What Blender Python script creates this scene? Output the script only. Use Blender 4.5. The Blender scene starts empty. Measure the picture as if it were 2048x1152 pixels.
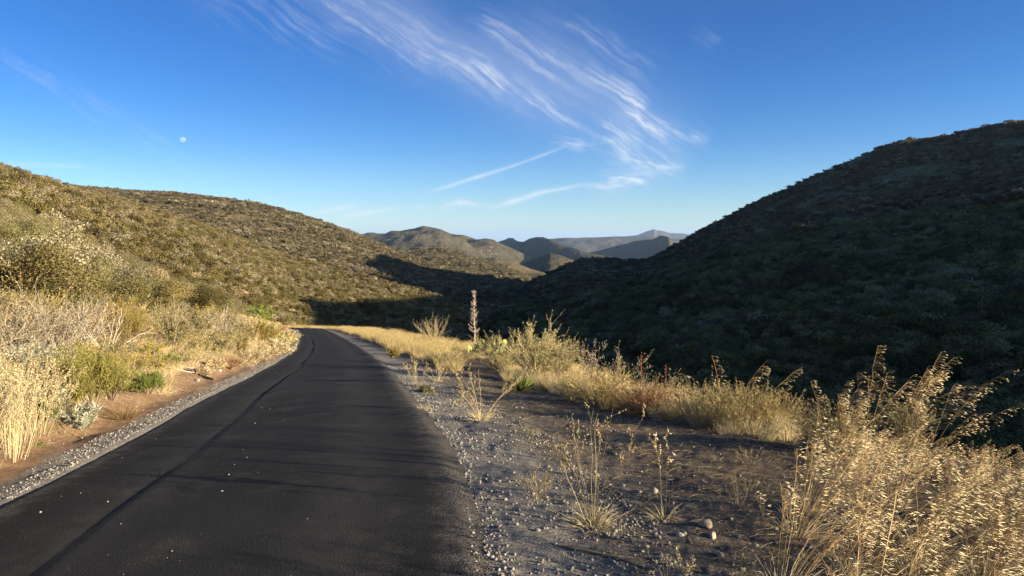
import bpy, math
import numpy as np

SC = bpy.context.scene
COL = SC.collection
rad = math.radians

# ------------------------------------------------------------------ camera, sky, sun, exposure
FPX, HOR = 1420.0, 480.0                       # focal length and horizon row in photo pixels (2048 x 1152)
PITCH = math.atan((576 - HOR) / FPX)
CAMZ = 1.6
SUN_AZ, SUN_EL = rad(108), rad(11.3)           # azimuth clockwise from +Y (the view), elevation

cam = bpy.data.cameras.new('camera'); cam_o = bpy.data.objects.new('camera', cam); COL.objects.link(cam_o)
cam.sensor_width = 36; cam.lens = 36 * FPX / 2048; cam.clip_start = 0.1; cam.clip_end = 200000
cam_o.location = (0, 0, CAMZ); cam_o.rotation_euler = (math.pi / 2 - PITCH, 0, 0)
SC.camera = cam_o
SC.render.resolution_x, SC.render.resolution_y = 1024, 576
SC.view_settings.view_transform = 'Standard'; SC.view_settings.look = 'None'
SC.view_settings.exposure = 1.75; SC.view_settings.gamma = 1
SC.cycles.max_bounces = 6; SC.cycles.diffuse_bounces = 4; SC.cycles.transparent_max_bounces = 8
SC.cycles.volume_bounces = 0

def ray(px, py):
    """photo pixel -> direction (x, y, z), world axes"""
    a = (px - 1024) / FPX; b = -(py - 576) / FPX; c, s = math.cos(PITCH), math.sin(PITCH)
    return np.array((a, c + b * s, -s + b * c))
def az_of(px): d = ray(px, HOR); return math.atan2(d[0], d[1])
def tan_el(px, py): d = ray(px, py); return d[2] / math.hypot(d[0], d[1])

# --- small node-building helpers
class NT:
    def __init__(s, tree): s.t = tree; tree.nodes.clear()
    def n(s, typ, ins=None, **kw):
        nd = s.t.nodes.new(typ)
        for k, v in kw.items(): setattr(nd, k, v)
        for k, v in (ins or {}).items():
            if isinstance(v, bpy.types.NodeSocket): s.t.links.new(v, nd.inputs[k])
            else: nd.inputs[k].default_value = v
        return nd
    def m(s, op, a, b=0.0, c=0.0, clamp=False):
        return s.n('ShaderNodeMath', {0: a, 1: b, 2: c}, operation=op, use_clamp=clamp).outputs[0]
    def mix(s, f, a, b, blend='MIX'):
        nd = s.n('ShaderNodeMix', {0: f, 6: a, 7: b}, data_type='RGBA', blend_type=blend); return nd.outputs[2]
    def noise(s, vec, scale, detail=2.0, rough=0.5, dist=0.0):
        return s.n('ShaderNodeTexNoise', {'Vector': vec, 'Scale': scale, 'Detail': detail, 'Roughness': rough, 'Distortion': dist}).outputs[0]
    def ramp(s, f, a, b, lo=0.0, hi=1.0):
        return s.n('ShaderNodeMapRange', {0: f, 1: a, 2: b, 3: lo, 4: hi}, interpolation_type='SMOOTHSTEP').outputs[0]
def c4(c): return (c[0], c[1], c[2], 1.0)

W = bpy.data.worlds.new('World'); SC.world = W; W.use_nodes = True
W.cycles.sampling_method = 'MANUAL'; W.cycles.sample_map_resolution = 256
T = NT(W.node_tree)
sky = T.n('ShaderNodeTexSky', sky_type='NISHITA', sun_disc=False, sun_elevation=SUN_EL, sun_rotation=SUN_AZ,
          altitude=600, air_density=1.0, dust_density=0.6, ozone_density=3.0)
d = T.n('ShaderNodeTexCoord').outputs['Generated']
sx = T.n('ShaderNodeSeparateXYZ', {0: d})
yy = T.m('MAXIMUM', sx.outputs[1], 0.08)
U = T.m('DIVIDE', sx.outputs[0], yy); V = T.m('DIVIDE', sx.outputs[2], yy)
front = T.ramp(sx.outputs[1], 0.15, 0.4)
P = T.n('ShaderNodeCombineXYZ', {0: U, 1: V, 2: 0.0}).outputs[0]
wv = T.n('ShaderNodeTexNoise', {'Vector': P, 'Scale': 9.0, 'Detail': 3.0, 'Roughness': .55})
off = T.n('ShaderNodeVectorMath', {0: wv.outputs['Color'], 1: (.5, .5, .5)}, operation='SUBTRACT').outputs[0]
Pw = T.n('ShaderNodeVectorMath', {0: off, 1: (.032, .032, 0), 2: P}, operation='MULTIPLY_ADD').outputs[0]
sp = T.n('ShaderNodeSeparateXYZ', {0: Pw}); Uw, Vw = sp.outputs[0], sp.outputs[1]
def streak(ang, along, across, detail):
    mp = T.n('ShaderNodeMapping', {'Vector': Pw, 'Rotation': (0, 0, -ang), 'Scale': (1, 1, 1)}).outputs[0]
    sc = T.n('ShaderNodeVectorMath', {0: mp, 1: (along, across, 1)}, operation='MULTIPLY').outputs[0]
    return T.noise(sc, 1.0, detail, 0.66, 0.15)
n1 = T.ramp(streak(rad(-33), 8, 85, 10), .36, .84)          # feathers running down to the right
n2 = T.ramp(streak(rad(-8), 16, 60, 8), .38, .76)          # near-level wisps
n3 = T.ramp(T.noise(P, 30.0, 3.0), .3, .7, .55, 1.1)
n1 = T.m('MULTIPLY', n1, T.ramp(T.noise(Pw, 22.0, 5.0, .65), .3, .62, .35, 1.25))
def uv(px, py): d_ = ray(px, py); return d_[0] / d_[1], d_[2] / d_[1]
def stroke(p0, p1, w, k, n, warp=True):
    (u0, v0), (u1, v1) = uv(*p0), uv(*p1); w /= FPX
    L2 = (u1 - u0) ** 2 + (v1 - v0) ** 2; L = math.sqrt(L2); ex, ey = (u1 - u0) / L2, (v1 - v0) / L2
    uu, vv = (Uw, Vw) if warp else (U, V)
    a = T.m('MULTIPLY_ADD', uu, ex, T.m('MULTIPLY_ADD', vv, ey, -(u0 * ex + v0 * ey)))
    b = T.m('MULTIPLY_ADD', uu, -ey * L / w, T.m('MULTIPLY_ADD', vv, ex * L / w, (u0 * ey - v0 * ex) * L / w))
    am = T.m('MULTIPLY', T.m('MULTIPLY', a, T.m('SUBTRACT', 1.0, a)), 4.0 * k); am = T.m('MAXIMUM', am, 0.0)
    bm = T.m('DIVIDE', 1.0, T.m('MULTIPLY_ADD', b, b, 1.0)); bm = T.m('MULTIPLY', bm, bm)
    r = T.m('MULTIPLY', am, bm)
    return T.m('MULTIPLY', r, n) if n is not None else r
STROKES = [((560, -70), (900, 125), 62, .42, n1), ((740, 40), (1010, 185), 34, .45, n1), ((880, 95), (1170, 265), 20, .95, n1),
           ((930, 10), (1170, 200), 34, .55, n1), ((1070, 95), (1200, 195), 16, .6, n1), ((1170, 125), (1300, 215), 24, 1.0, n1),
           ((1060, 20), (1330, 140), 34, .35, n1), ((1235, 175), (1330, 285), 14, .9, n1), ((1100, 270), (1200, 308), 15, .8, n2),
           ((1140, 240), (1370, 345), 34, 1.0, n1), ((1210, 215), (1430, 290), 24, .85, n1), ((1165, 375), (1310, 356), 17, 1.5, n2),
           ((1210, 318), (1380, 336), 15, 1.0, n2), ((820, 409), (990, 409), 7, 1.3, n2), ((-60, 70), (420, 350), 30, .22, n1),
           ((350, -60), (700, 90), 60, .28, n1), ((1370, 60), (1440, 90), 18, .3, n1), ((1380, 270), (1425, 285), 10, .35, n2)]
TRAILS = [((845, 389), (1040, 327), 4.2, .62), ((985, 347), (1145, 288), 3.0, .42), ((975, 418), (1100, 381), 6.5, .8),
          ((1050, 391), (1185, 366), 4.5, .6), ((610, 430), (725, 408), 5, .6), ((672, 435), (805, 414), 5.5, .75), ((-20, 327), (220, 335), 5, .3)]
tot = T.m('ADD', stroke((560, -90), (1160, 250), 70, .20, None), stroke((960, 40), (1400, 330), 95, .17, None))
for s_ in STROKES:
    r_ = stroke(*s_); tot = T.m('ADD', tot, r_)
for s_ in TRAILS:
    tot = T.m('ADD', tot, stroke(*s_, n3, warp=False))
fac = T.m('MULTIPLY', T.m('MINIMUM', T.m('MULTIPLY', tot, .92), 0.72), front)
SKY_STR = 0.112
gr = T.n('ShaderNodeValToRGB', {0: T.m('MULTIPLY', sx.outputs[2], 2.0)})          # deep evening blue over a pale horizon; unseen zenith lightened to lift the shade
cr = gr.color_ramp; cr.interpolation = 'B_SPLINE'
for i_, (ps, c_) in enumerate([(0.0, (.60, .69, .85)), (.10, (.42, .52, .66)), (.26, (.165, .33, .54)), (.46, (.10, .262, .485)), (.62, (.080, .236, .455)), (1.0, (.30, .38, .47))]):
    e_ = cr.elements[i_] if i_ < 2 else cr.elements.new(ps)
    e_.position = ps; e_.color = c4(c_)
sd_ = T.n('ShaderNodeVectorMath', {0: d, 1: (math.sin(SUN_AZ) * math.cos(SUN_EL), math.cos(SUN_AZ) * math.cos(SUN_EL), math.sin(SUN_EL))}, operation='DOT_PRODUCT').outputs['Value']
grade = T.mix(T.ramp(sd_, .30, 1.0), gr.outputs[0], (.75, .72, .68, 1))             # whiter sky towards the low sun, brightened out of view to fill the shade
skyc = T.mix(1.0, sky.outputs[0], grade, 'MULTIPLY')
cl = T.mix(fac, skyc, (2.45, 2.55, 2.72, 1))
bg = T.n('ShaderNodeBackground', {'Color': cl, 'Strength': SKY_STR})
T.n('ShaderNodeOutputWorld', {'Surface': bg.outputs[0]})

sun = bpy.data.lights.new('sun', 'SUN'); sun.energy = 5.0; sun.angle = rad(0.55); sun.color = (1.0, 0.82, 0.58)
sun_o = bpy.data.objects.new('sun', sun); COL.objects.link(sun_o)
SUN = np.array((math.sin(SUN_AZ) * math.cos(SUN_EL), math.cos(SUN_AZ) * math.cos(SUN_EL), math.sin(SUN_EL)))
import mathutils
sun_o.rotation_euler = mathutils.Vector(SUN).to_track_quat('Z', 'Y').to_euler()
sun_o.location = (60, -20, 60)

# ------------------------------------------------------------------ helpers: noise, meshes, tags
def _h(ix, iy, seed):
    h = (ix * 374761393 + iy * 668265263 + seed * 1442695041) & 0xffffffff
    h = ((h ^ (h >> 13)) * 1274126177) & 0xffffffff
    return ((h ^ (h >> 16)) & 0xffff) / 65535.0
def vnoise(x, y, seed=0):
    x = np.asarray(x, float); y = np.asarray(y, float)
    ix = np.floor(x).astype(np.int64); iy = np.floor(y).astype(np.int64); fx = x - ix; fy = y - iy
    fx = fx * fx * (3 - 2 * fx); fy = fy * fy * (3 - 2 * fy)
    a = _h(ix, iy, seed); b = _h(ix + 1, iy, seed); c = _h(ix, iy + 1, seed); e = _h(ix + 1, iy + 1, seed)
    return (a * (1 - fx) + b * fx) * (1 - fy) + (c * (1 - fx) + e * fx) * fy
def fbm(x, y, seed=0, oct=4, gain=.5):
    r = 0; a = 1; t = 0
    for i in range(oct):
        r = r + a * (vnoise(x * 2 ** i, y * 2 ** i, seed + i * 17) - .5); t += a; a *= gain
    return r / t * 2
def sstep(a, b, x): t = np.clip((x - a) / (b - a), 0, 1); return t * t * (3 - 2 * t)

def mesh(name, parts, mats, smooth=False, attrs=None):
    """parts: list of (V, F, material index, per-vertex rnd)"""
    vs, fs, mi, rn = [], [], [], []; o = 0
    for p in parts:
        V_, F_ = np.asarray(p[0], float).reshape(-1, 3), np.asarray(p[1], np.int64)
        vs.append(V_); fs.append(F_ + o); mi.append(np.full(len(F_), p[2] if len(p) > 2 else 0, np.int32))
        rn.append(p[3] if len(p) > 3 and p[3] is not None else np.full(len(V_), .5)); o += len(V_)
    me = bpy.data.meshes.new(name); V_ = np.concatenate(vs)
    nl = [f.shape[1] for f in fs]; cnt = np.concatenate([np.full(len(f), f.shape[1]) for f in fs])
    loops = np.concatenate([f.ravel() for f in fs]); starts = np.concatenate(([0], np.cumsum(cnt)[:-1]))
    me.vertices.add(len(V_)); me.vertices.foreach_set('co', V_.astype(np.float32).ravel())
    me.loops.add(len(loops)); me.loops.foreach_set('vertex_index', loops.astype(np.int32))
    me.polygons.add(len(cnt)); me.polygons.foreach_set('loop_start', starts.astype(np.int32))
    me.polygons.foreach_set('material_index', np.concatenate(mi))
    if smooth: me.polygons.foreach_set('use_smooth', np.ones(len(cnt), bool))
    a = me.attributes.new('rnd', 'FLOAT', 'POINT'); a.data.foreach_set('value', np.concatenate(rn).astype(np.float32))
    for k, v in (attrs or {}).items():
        a = me.attributes.new(k, 'FLOAT', 'POINT'); a.data.foreach_set('value', np.asarray(v, np.float32).ravel())
    for m in (mats if isinstance(mats, (list, tuple)) else [mats]): me.materials.append(m)
    me.update(calc_edges=True); me.validate()
    return me
def tag(o, label=None, cat=None, group=None, kind=None):
    for k, v in (('label', label), ('category', cat), ('group', group), ('kind', kind)):
        if v: o[k] = v
    return o
def obj(name, data, parent=None, loc=(0, 0, 0), rz=0.0, sc=1.0):
    o = bpy.data.objects.new(name, data); COL.objects.link(o)
    o.location = loc; o.rotation_euler = (0, 0, rz); o.scale = (sc,) * 3 if np.isscalar(sc) else sc
    o.parent = parent
    return o
def grid_faces(nr, nc):
    i = np.arange(nr * nc).reshape(nr, nc)
    return np.stack((i[:-1, :-1], i[:-1, 1:], i[1:, 1:], i[1:, :-1]), -1).reshape(-1, 4)

# ------------------------------------------------------------------ materials
def new_mat(name):
    m = bpy.data.materials.new(name); m.use_nodes = True; return m, NT(m.node_tree)
def foliage(name, c1, c2, var=.4, trans=.25, c3=None, posvar=0.0, ovar=.5):
    m, t = new_mat(name)
    rnd = t.n('ShaderNodeAttribute', attribute_name='rnd').outputs['Fac']
    oi = t.n('ShaderNodeObjectInfo').outputs['Random']
    f = t.m('FRACT', t.m('MULTIPLY_ADD', rnd, 7.3, 0.0))
    col = t.mix(t.m('MULTIPLY_ADD', f, .5, t.m('MULTIPLY', oi, .5)), c4(c1), c4(c2))
    if c3: col = t.mix(t.ramp(t.m('FRACT', t.m('MULTIPLY', oi, 13.7)), .62, .8), col, c4(c3))
    if posvar:
        pos = t.n('ShaderNodeNewGeometry').outputs['Position']
        col = t.mix(t.ramp(t.noise(pos, .035, 3.0), .35, .65, 0.0, posvar), col, c4([c * .55 for c in c2]))
    v = t.m('MULTIPLY_ADD', rnd, 2 * var, 1 - var)
    v = t.m('MULTIPLY', v, t.m('MULTIPLY_ADD', t.m('FRACT', t.m('MULTIPLY', oi, 5.1)), ovar, 1 - ovar / 2))
    col = t.mix(1.0, col, t.n('ShaderNodeCombineColor', {0: v, 1: v, 2: v}).outputs[0], 'MULTIPLY')
    a = t.n('ShaderNodeBsdfDiffuse', {'Color': col}); b = t.n('ShaderNodeBsdfTranslucent', {'Color': col})
    mx = t.n('ShaderNodeMixShader', {0: trans, 1: a.outputs[0], 2: b.outputs[0]})
    t.n('ShaderNodeOutputMaterial', {'Surface': mx.outputs[0]})
    return m
MAT = dict(
    chap=foliage('chaparral_leaves', (.135, .125, .045), (.20, .16, .068), c3=(.29, .24, .15), posvar=.6, ovar=.8),
    chap_green=foliage('evergreen_leaves', (.10, .132, .055), (.155, .165, .076), c3=(.19, .18, .12), posvar=.5, ovar=1.1),
    chap_far=foliage('far_brush_leaves', (.13, .122, .068), (.175, .15, .088), c3=(.27, .235, .165), posvar=.5, ovar=.9),
    green=foliage('fresh_green_leaves', (.20, .205, .055), (.28, .25, .07), trans=.35),
    bright=foliage('bright_green_leaves', (.16, .225, .05), (.22, .26, .06), trans=.35),
    ygreen=foliage('yellow_green_leaves', (.26, .235, .06), (.36, .28, .075), trans=.35),
    olive=foliage('olive_leaves', (.15, .15, .065), (.24, .21, .10), trans=.3),
    greyleaf=foliage('grey_leaves', (.20, .18, .112), (.34, .30, .195), trans=.3),
    silver=foliage('silver_leaves', (.35, .36, .26), (.47, .465, .35), trans=.25, var=.25),
    paleg=foliage('pale_green_leaves', (.36, .33, .14), (.47, .41, .20), trans=.35),
    straw=foliage('straw', (.46, .385, .225), (.62, .53, .325), trans=.35),
    oat=foliage('oat_seed', (.70, .60, .385), (.84, .755, .52), trans=.4, var=.45),
    oatstem=foliage('oat_stem', (.46, .33, .16), (.58, .43, .22), trans=.3),
    gold=foliage('golden_grass', (.52, .42, .19), (.70, .57, .29), trans=.4),
    rust=foliage('rust_leaves', (.30, .20, .10), (.41, .285, .15), trans=.35),
    reddry=foliage('red_brown_stalks', (.22, .09, .05), (.30, .13, .07)),
    ochre=foliage('ochre_leaves', (.33, .235, .06), (.43, .31, .09), trans=.35),
    buck=foliage('buckwheat_leaves', (.42, .33, .12), (.54, .43, .17), trans=.35),
    twig=foliage('dry_twigs', (.22, .16, .10), (.32, .25, .17), trans=0.05),
    dead=foliage('dead_grey_wood', (.30, .26, .20), (.42, .36, .28), trans=0.02),
    yucca_dry=foliage('yucca_dry_wood', (.30, .24, .19), (.44, .37, .30), trans=0.05),
    yucca=foliage('yucca_leaves', (.15, .19, .05), (.24, .26, .075), trans=.15),
    cactus=foliage('cactus_skin', (.26, .29, .10), (.34, .35, .14), trans=.0, var=.15),
)

def ground_mat():
    m, t = new_mat('ground_soil')
    pos = t.n('ShaderNodeNewGeometry').outputs['Position']
    s = t.n('ShaderNodeAttribute', attribute_name='lat').outputs['Fac']
    big = t.noise(pos, .7, 4.0, .6); mid = t.noise(pos, 6.0, 5.0, .65); fine = t.noise(pos, 55.0, 4.0, .7); vf = t.noise(pos, 240.0, 2.0, .6)
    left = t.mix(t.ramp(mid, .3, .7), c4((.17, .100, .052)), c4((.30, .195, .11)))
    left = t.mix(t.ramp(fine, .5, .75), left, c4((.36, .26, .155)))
    right = t.mix(t.ramp(mid, .3, .7), c4((.062, .046, .033)), c4((.12, .089, .062)))  # dark earth tone, deepened further to carry the grass shade on this verge
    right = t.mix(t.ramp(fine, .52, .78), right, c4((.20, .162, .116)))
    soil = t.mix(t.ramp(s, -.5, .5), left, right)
    soil = t.mix(t.ramp(big, .5, .75, 0, .5), soil, c4((.33, .24, .135)))          # dry litter
    grav = t.mix(t.ramp(fine, .34, .66), c4((.09, .082, .072)), c4((.26, .24, .205)))
    grav = t.mix(t.ramp(vf, .55, .75), grav, c4((.38, .355, .31)))
    # gravel strips along both road edges with ragged borders
    ab = t.m('ABSOLUTE', s)
    wid = t.m('ADD', t.m('MULTIPLY_ADD', big, .55, -.28), t.m('MULTIPLY_ADD', mid, .35, -.17))
    e = t.m('ADD', ab, wid)
    gr = t.ramp(e, 2.15, 2.8, 1.0, 0.0); gl = t.ramp(e, 1.80, 1.98, 1.0, 0.0)
    side = t.m('GREATER_THAN', s, 0.0)
    g = t.m('ADD', t.m('MULTIPLY', gr, side), t.m('MULTIPLY', gl, t.m('SUBTRACT', 1.0, side)))
    g = t.m('MAXIMUM', g, t.m('MULTIPLY', t.ramp(e, 2.2, 3.8, .5, .0), side))
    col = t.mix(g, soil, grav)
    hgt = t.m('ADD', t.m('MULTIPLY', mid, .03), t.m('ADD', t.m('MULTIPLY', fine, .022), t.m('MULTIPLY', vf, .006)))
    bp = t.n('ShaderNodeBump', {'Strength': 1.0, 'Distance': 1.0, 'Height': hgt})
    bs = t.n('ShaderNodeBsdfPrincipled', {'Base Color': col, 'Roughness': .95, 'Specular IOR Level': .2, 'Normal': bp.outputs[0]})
    t.n('ShaderNodeOutputMaterial', {'Surface': bs.outputs[0]})
    return m
def road_mat():
    m, t = new_mat('asphalt')
    pos = t.n('ShaderNodeNewGeometry').outputs['Position']
    s = t.n('ShaderNodeAttribute', attribute_name='lat').outputs['Fac']
    big = t.noise(pos, .9, 3.0); mid = t.noise(pos, 7.0, 4.0, .6); fine = t.noise(pos, 90.0, 3.0, .65); vf = t.noise(pos, 260.0, 2.0)
    col = t.mix(t.ramp(fine, .3, .75), c4((.0045, .0045, .0045)), c4((.022, .021, .019)))
    col = t.mix(t.ramp(big, .4, .7, 0, .45), col, c4((.026, .0245, .0225)))
    # wheel-path dust running along the lane
    e = t.m('ADD', t.m('ABSOLUTE', s), t.m('MULTIPLY_ADD', mid, .5, -.25))
    col = t.mix(t.m('MULTIPLY', t.ramp(e, 1.30, 1.70), t.ramp(fine, .46, .56, .06, 1.0)), col, c4((.17, .155, .135)))
    col = t.mix(t.m('MULTIPLY', t.ramp(vf, .70, .76), .55), col, c4((.30, .29, .28)))
    seam = t.m('ABSOLUTE', t.m('ADD', t.m('MULTIPLY_ADD', t.noise(pos, 1.6, 3.0), .14, -.07), t.m('ADD', s, .70)))
    col = t.mix(t.ramp(seam, .012, .06, .85, 0.0), col, c4((.008, .008, .008)))
    trk = t.ramp(t.m('ABSOLUTE', t.m('SUBTRACT', t.m('ABSOLUTE', t.m('ADD', s, t.m('MULTIPLY_ADD', big, .3, -.15))), .78)), .05, .42, .5, 0.0)
    col = t.mix(t.m('MULTIPLY', trk, t.ramp(mid, .3, .7, .3, 1.0)), col, c4((.052, .048, .043)))
    wob = t.m('ABSOLUTE', t.m('SUBTRACT', t.noise(pos, 1.1, 5.0, .6), .5))
    hair = t.m('MULTIPLY', t.ramp(wob, .003, .009, .8, 0.0), t.ramp(t.noise(pos, .45, 2.0), .52, .6))
    col = t.mix(hair, col, c4((.004, .004, .004)))
    patch = t.ramp(t.noise(pos, 2.2, 5.0, .7), .50, .68, 0.0, .75)
    col = t.mix(t.m('MULTIPLY', patch, t.ramp(fine, .4, .6)), col, c4((.052, .047, .041)))
    hgt = t.m('ADD', t.m('MULTIPLY', fine, .026), t.m('MULTIPLY_ADD', vf, .004, t.m('MULTIPLY', mid, .006)))
    bp = t.n('ShaderNodeBump', {'Strength': .9, 'Distance': 1.0, 'Height': hgt})
    bs = t.n('ShaderNodeBsdfPrincipled', {'Base Color': col, 'Roughness': .85, 'Specular IOR Level': .18, 'Normal': bp.outputs[0]})
    t.n('ShaderNodeOutputMaterial', {'Surface': bs.outputs[0]})
    return m
def hill_mat(name, soil, soil2, brush, brush2, k, cover, bump):
    """bare slope: tan soil, pale rocky patches, low brush cover; k = size of the brush mottling (1/m)"""
    m, t = new_mat(name)
    pos = t.n('ShaderNodeNewGeometry').outputs['Position']
    a = t.noise(pos, k, 5.0, .65); b = t.noise(pos, k * .13, 4.0, .6); c = t.noise(pos, k * 3.1, 3.0, .6)
    col = t.mix(t.ramp(c, .35, .65), c4(soil), c4(soil2))
    br = t.mix(t.ramp(c, .35, .65), c4(brush), c4(brush2))
    f = t.ramp(t.m('ADD', a, t.m('MULTIPLY_ADD', b, .5, -.25)), 1 - cover - .12, 1 - cover + .06)
    col = t.mix(f, col, br)
    hgt = t.m('ADD', t.m('MULTIPLY', f, bump), t.m('MULTIPLY', a, bump))
    bp = t.n('ShaderNodeBump', {'Strength': 1.0, 'Distance': 1.0, 'Height': hgt})
    bs = t.n('ShaderNodeBsdfDiffuse', {'Color': col, 'Normal': bp.outputs[0]})
    t.n('ShaderNodeOutputMaterial', {'Surface': bs.outputs[0]})
    return m
def stone_mat(name, c1, c2):
    m, t = new_mat(name)
    pos = t.n('ShaderNodeTexCoord').outputs['Object']
    oi = t.n('ShaderNodeObjectInfo').outputs['Random']
    col = t.mix(oi, c4(c1), c4(c2))
    col = t.mix(t.ramp(t.noise(pos, 18.0, 3.0), .3, .7, 0, .5), col, c4([x * .6 for x in c1]))
    bs = t.n('ShaderNodeBsdfPrincipled', {'Base Color': col, 'Roughness': .9})
    t.n('ShaderNodeOutputMaterial', {'Surface': bs.outputs[0]}); return m
STONE = stone_mat('pale_stone', (.18, .165, .14), (.44, .40, .335))
WARMSTONE = stone_mat('buff_stone', (.33, .265, .19), (.40, .325, .24))

# ------------------------------------------------------------------ near ground and road
def zr(y):                                          # road level: downhill at about 11 percent
    y = np.asarray(y, float); t = y - 4
    return -.112 * .5 * (t + np.sqrt(t * t + 6))
def hit_level(px, py, zf):
    """walk along the pixel's ray until it meets the surface z = zf(x, y)"""
    d_ = ray(px, py); t = np.linspace(1.0, 400, 24000); t = t * t / 400
    g = CAMZ + d_[2] * t - zf(d_[0] * t, d_[1] * t)
    i = int(np.argmax(g < 0)) if (g < 0).any() else len(t) - 1
    return d_[0] * t[i], d_[1] * t[i]
EDGE = [(1152, -302, 986), (1000, 2, 942), (916, 170, 903), (828, 340, 847), (795, 396, 820), (748, 500, 787), (720, 555, 757),
        (699, 590, 725), (684, 598, 700), (670, 598, 674), (659, 594, 652)]
cy, cx = [], []
for py, l, r in EDGE:
    a_, b_ = hit_level(l, py, lambda x, y: zr(y)), hit_level(r, py, lambda x, y: zr(y))
    cy.append((a_[1] + b_[1]) / 2); cx.append((a_[0] + b_[0]) / 2)
HALF = 1.68
cy = [-30, -8] + cy; k0 = (cx[1] - cx[0]) / (cy[3] - cy[2]) * .8
cx = [cx[0] - k0 * (cy[2] + 30) * .7, cx[0] - k0 * (cy[2] + 8)] + cx
cy += [cy[-1] + 12, cy[-1] + 20, cy[-1] + 26]; cx += [cx[-1] - 9, cx[-1] - 24, cx[-1] - 48]
_ys = np.linspace(-30, cy[-1], 1200); _xs = np.interp(_ys, cy, cx)
ker = np.hanning(25); ker /= ker.sum(); _xs = np.convolve(np.pad(_xs, 12, 'reflect', reflect_type='odd'), ker, 'valid')
_dx = np.gradient(_xs, _ys)
def xc(y): return np.interp(y, _ys, _xs)
def wf(y): return np.interp(y, [0, 6, 10, 15, 20, 27, 36, 52, 80], [1, .97, .945, .91, .86, .79, .79, .84, .9])      # the road narrows a little downhill
def lat(x, y): return (x - xc(y)) / np.sqrt(1 + np.interp(y, _ys, _dx) ** 2) / wf(y)
def verge(y): return np.interp(y, [0, 4, 9, 14, 21, 30, 60, 100], [5.8, 5.8, 4.7, 4.7, 6.2, 6.4, 6.2, 5.6])
def ground_z(x, y):
    x = np.asarray(x, float); y = np.asarray(y, float)
    s = lat(x, y); z = zr(y)
    u = np.clip(-s - HALF, 0, None); v = np.clip(s - HALF, 0, None)
    lo = np.minimum(u, 12) * .24 + np.clip(u - 12, 0, 60) * .13
    z = z + lo * sstep(.2, 2.2, u) + .10 * sstep(.45, .9, u)
    w = v - verge(y) - .3 * fbm(x * .35, y * .35, 5, 2)
    fall = .5 * (w + np.sqrt(w * w + .5)) * .55
    z = z - .025 * v - fall + .12 * np.exp(-((w + .6) / .6) ** 2) * (v > 0)
    z = np.where(v > 0, np.maximum(z, -27 - .02 * np.hypot(x, y)), z)
    off_ = sstep(HALF - .24, HALF - .04, np.abs(s)); of2 = sstep(HALF - .05, HALF + .5, np.abs(s))
    z = z + of2 * (.055 * fbm(x * 1.3, y * 1.3, 9, 3) + .012 * fbm(x * 7, y * 7, 3, 3) * sstep(2.0, 3.0, np.abs(s))) + off_ * .011 * fbm(x * 13, y * 13, 4, 3)
    return z - .010 - .06 * (1 - off_)
def hit(px, py):
    x, y = hit_level(px, py, ground_z); return float(x), float(y), float(ground_z(x, y))

GROUND = ground_mat(); ROAD = road_mat()
azs = np.concatenate((np.linspace(-180, -46, 70)[:-1], np.linspace(-46, 46, 560), np.linspace(46, 180, 70)[1:]))
rs = np.concatenate((np.linspace(.05, 2.2, 12)[:-1], np.geomspace(2.2, 150, 420)))
A, Rr = np.meshgrid(np.radians(azs), rs)
X, Y = Rr * np.sin(A), Rr * np.cos(A); Z = ground_z(X, Y)
ground = obj('ground', mesh('ground', [(np.stack((X, Y, Z), -1), grid_faces(*X.shape)[:, ::-1])], GROUND, True, {'lat': lat(X, Y)}))
tag(ground, kind='structure')

n = 900; ys = np.concatenate((np.linspace(-25, 2, 40)[:-1], np.geomspace(4, cy[-1] - 1.5 + 2, n) - 2))
nxm = np.stack((np.ones_like(ys), -np.interp(ys, _ys, _dx)), -1); nxm /= np.linalg.norm(nxm, axis=1)[:, None]
cols = np.linspace(-1, 1, 81)
jl = .03 * fbm(ys * 1.0, ys * 0, 21, 4); jr = .03 * fbm(ys * 1.0, ys * 0 + 7, 23, 4)
off_ = cols[None] * HALF + np.where(cols < 0, cols * jl[:, None], cols * jr[:, None])
wy = wf(ys)[:, None]; X = xc(ys)[:, None] + off_ * wy * nxm[:, :1]; Y = ys[:, None] + off_ * wy * nxm[:, 1:]
sm = np.abs(off_ + .70 + .07 * 2 * (vnoise(X * .8, Y * .8, 31) - .5))
Z = zr(ys)[:, None] + .02 * (1 - cols[None] ** 2) - .035 * sstep(.90, 1.0, np.abs(cols))[None] + .012 * fbm(X * .9, Y * .9, 40, 3) \
    - .008 * np.exp(-(sm / .05) ** 2) + .006 * (off_ > -.70)
road = obj('road', mesh('road', [(np.stack((X, Y, Z), -1), grid_faces(*X.shape))], ROAD, True, {'lat': off_}))
tag(road, kind='structure')

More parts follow.
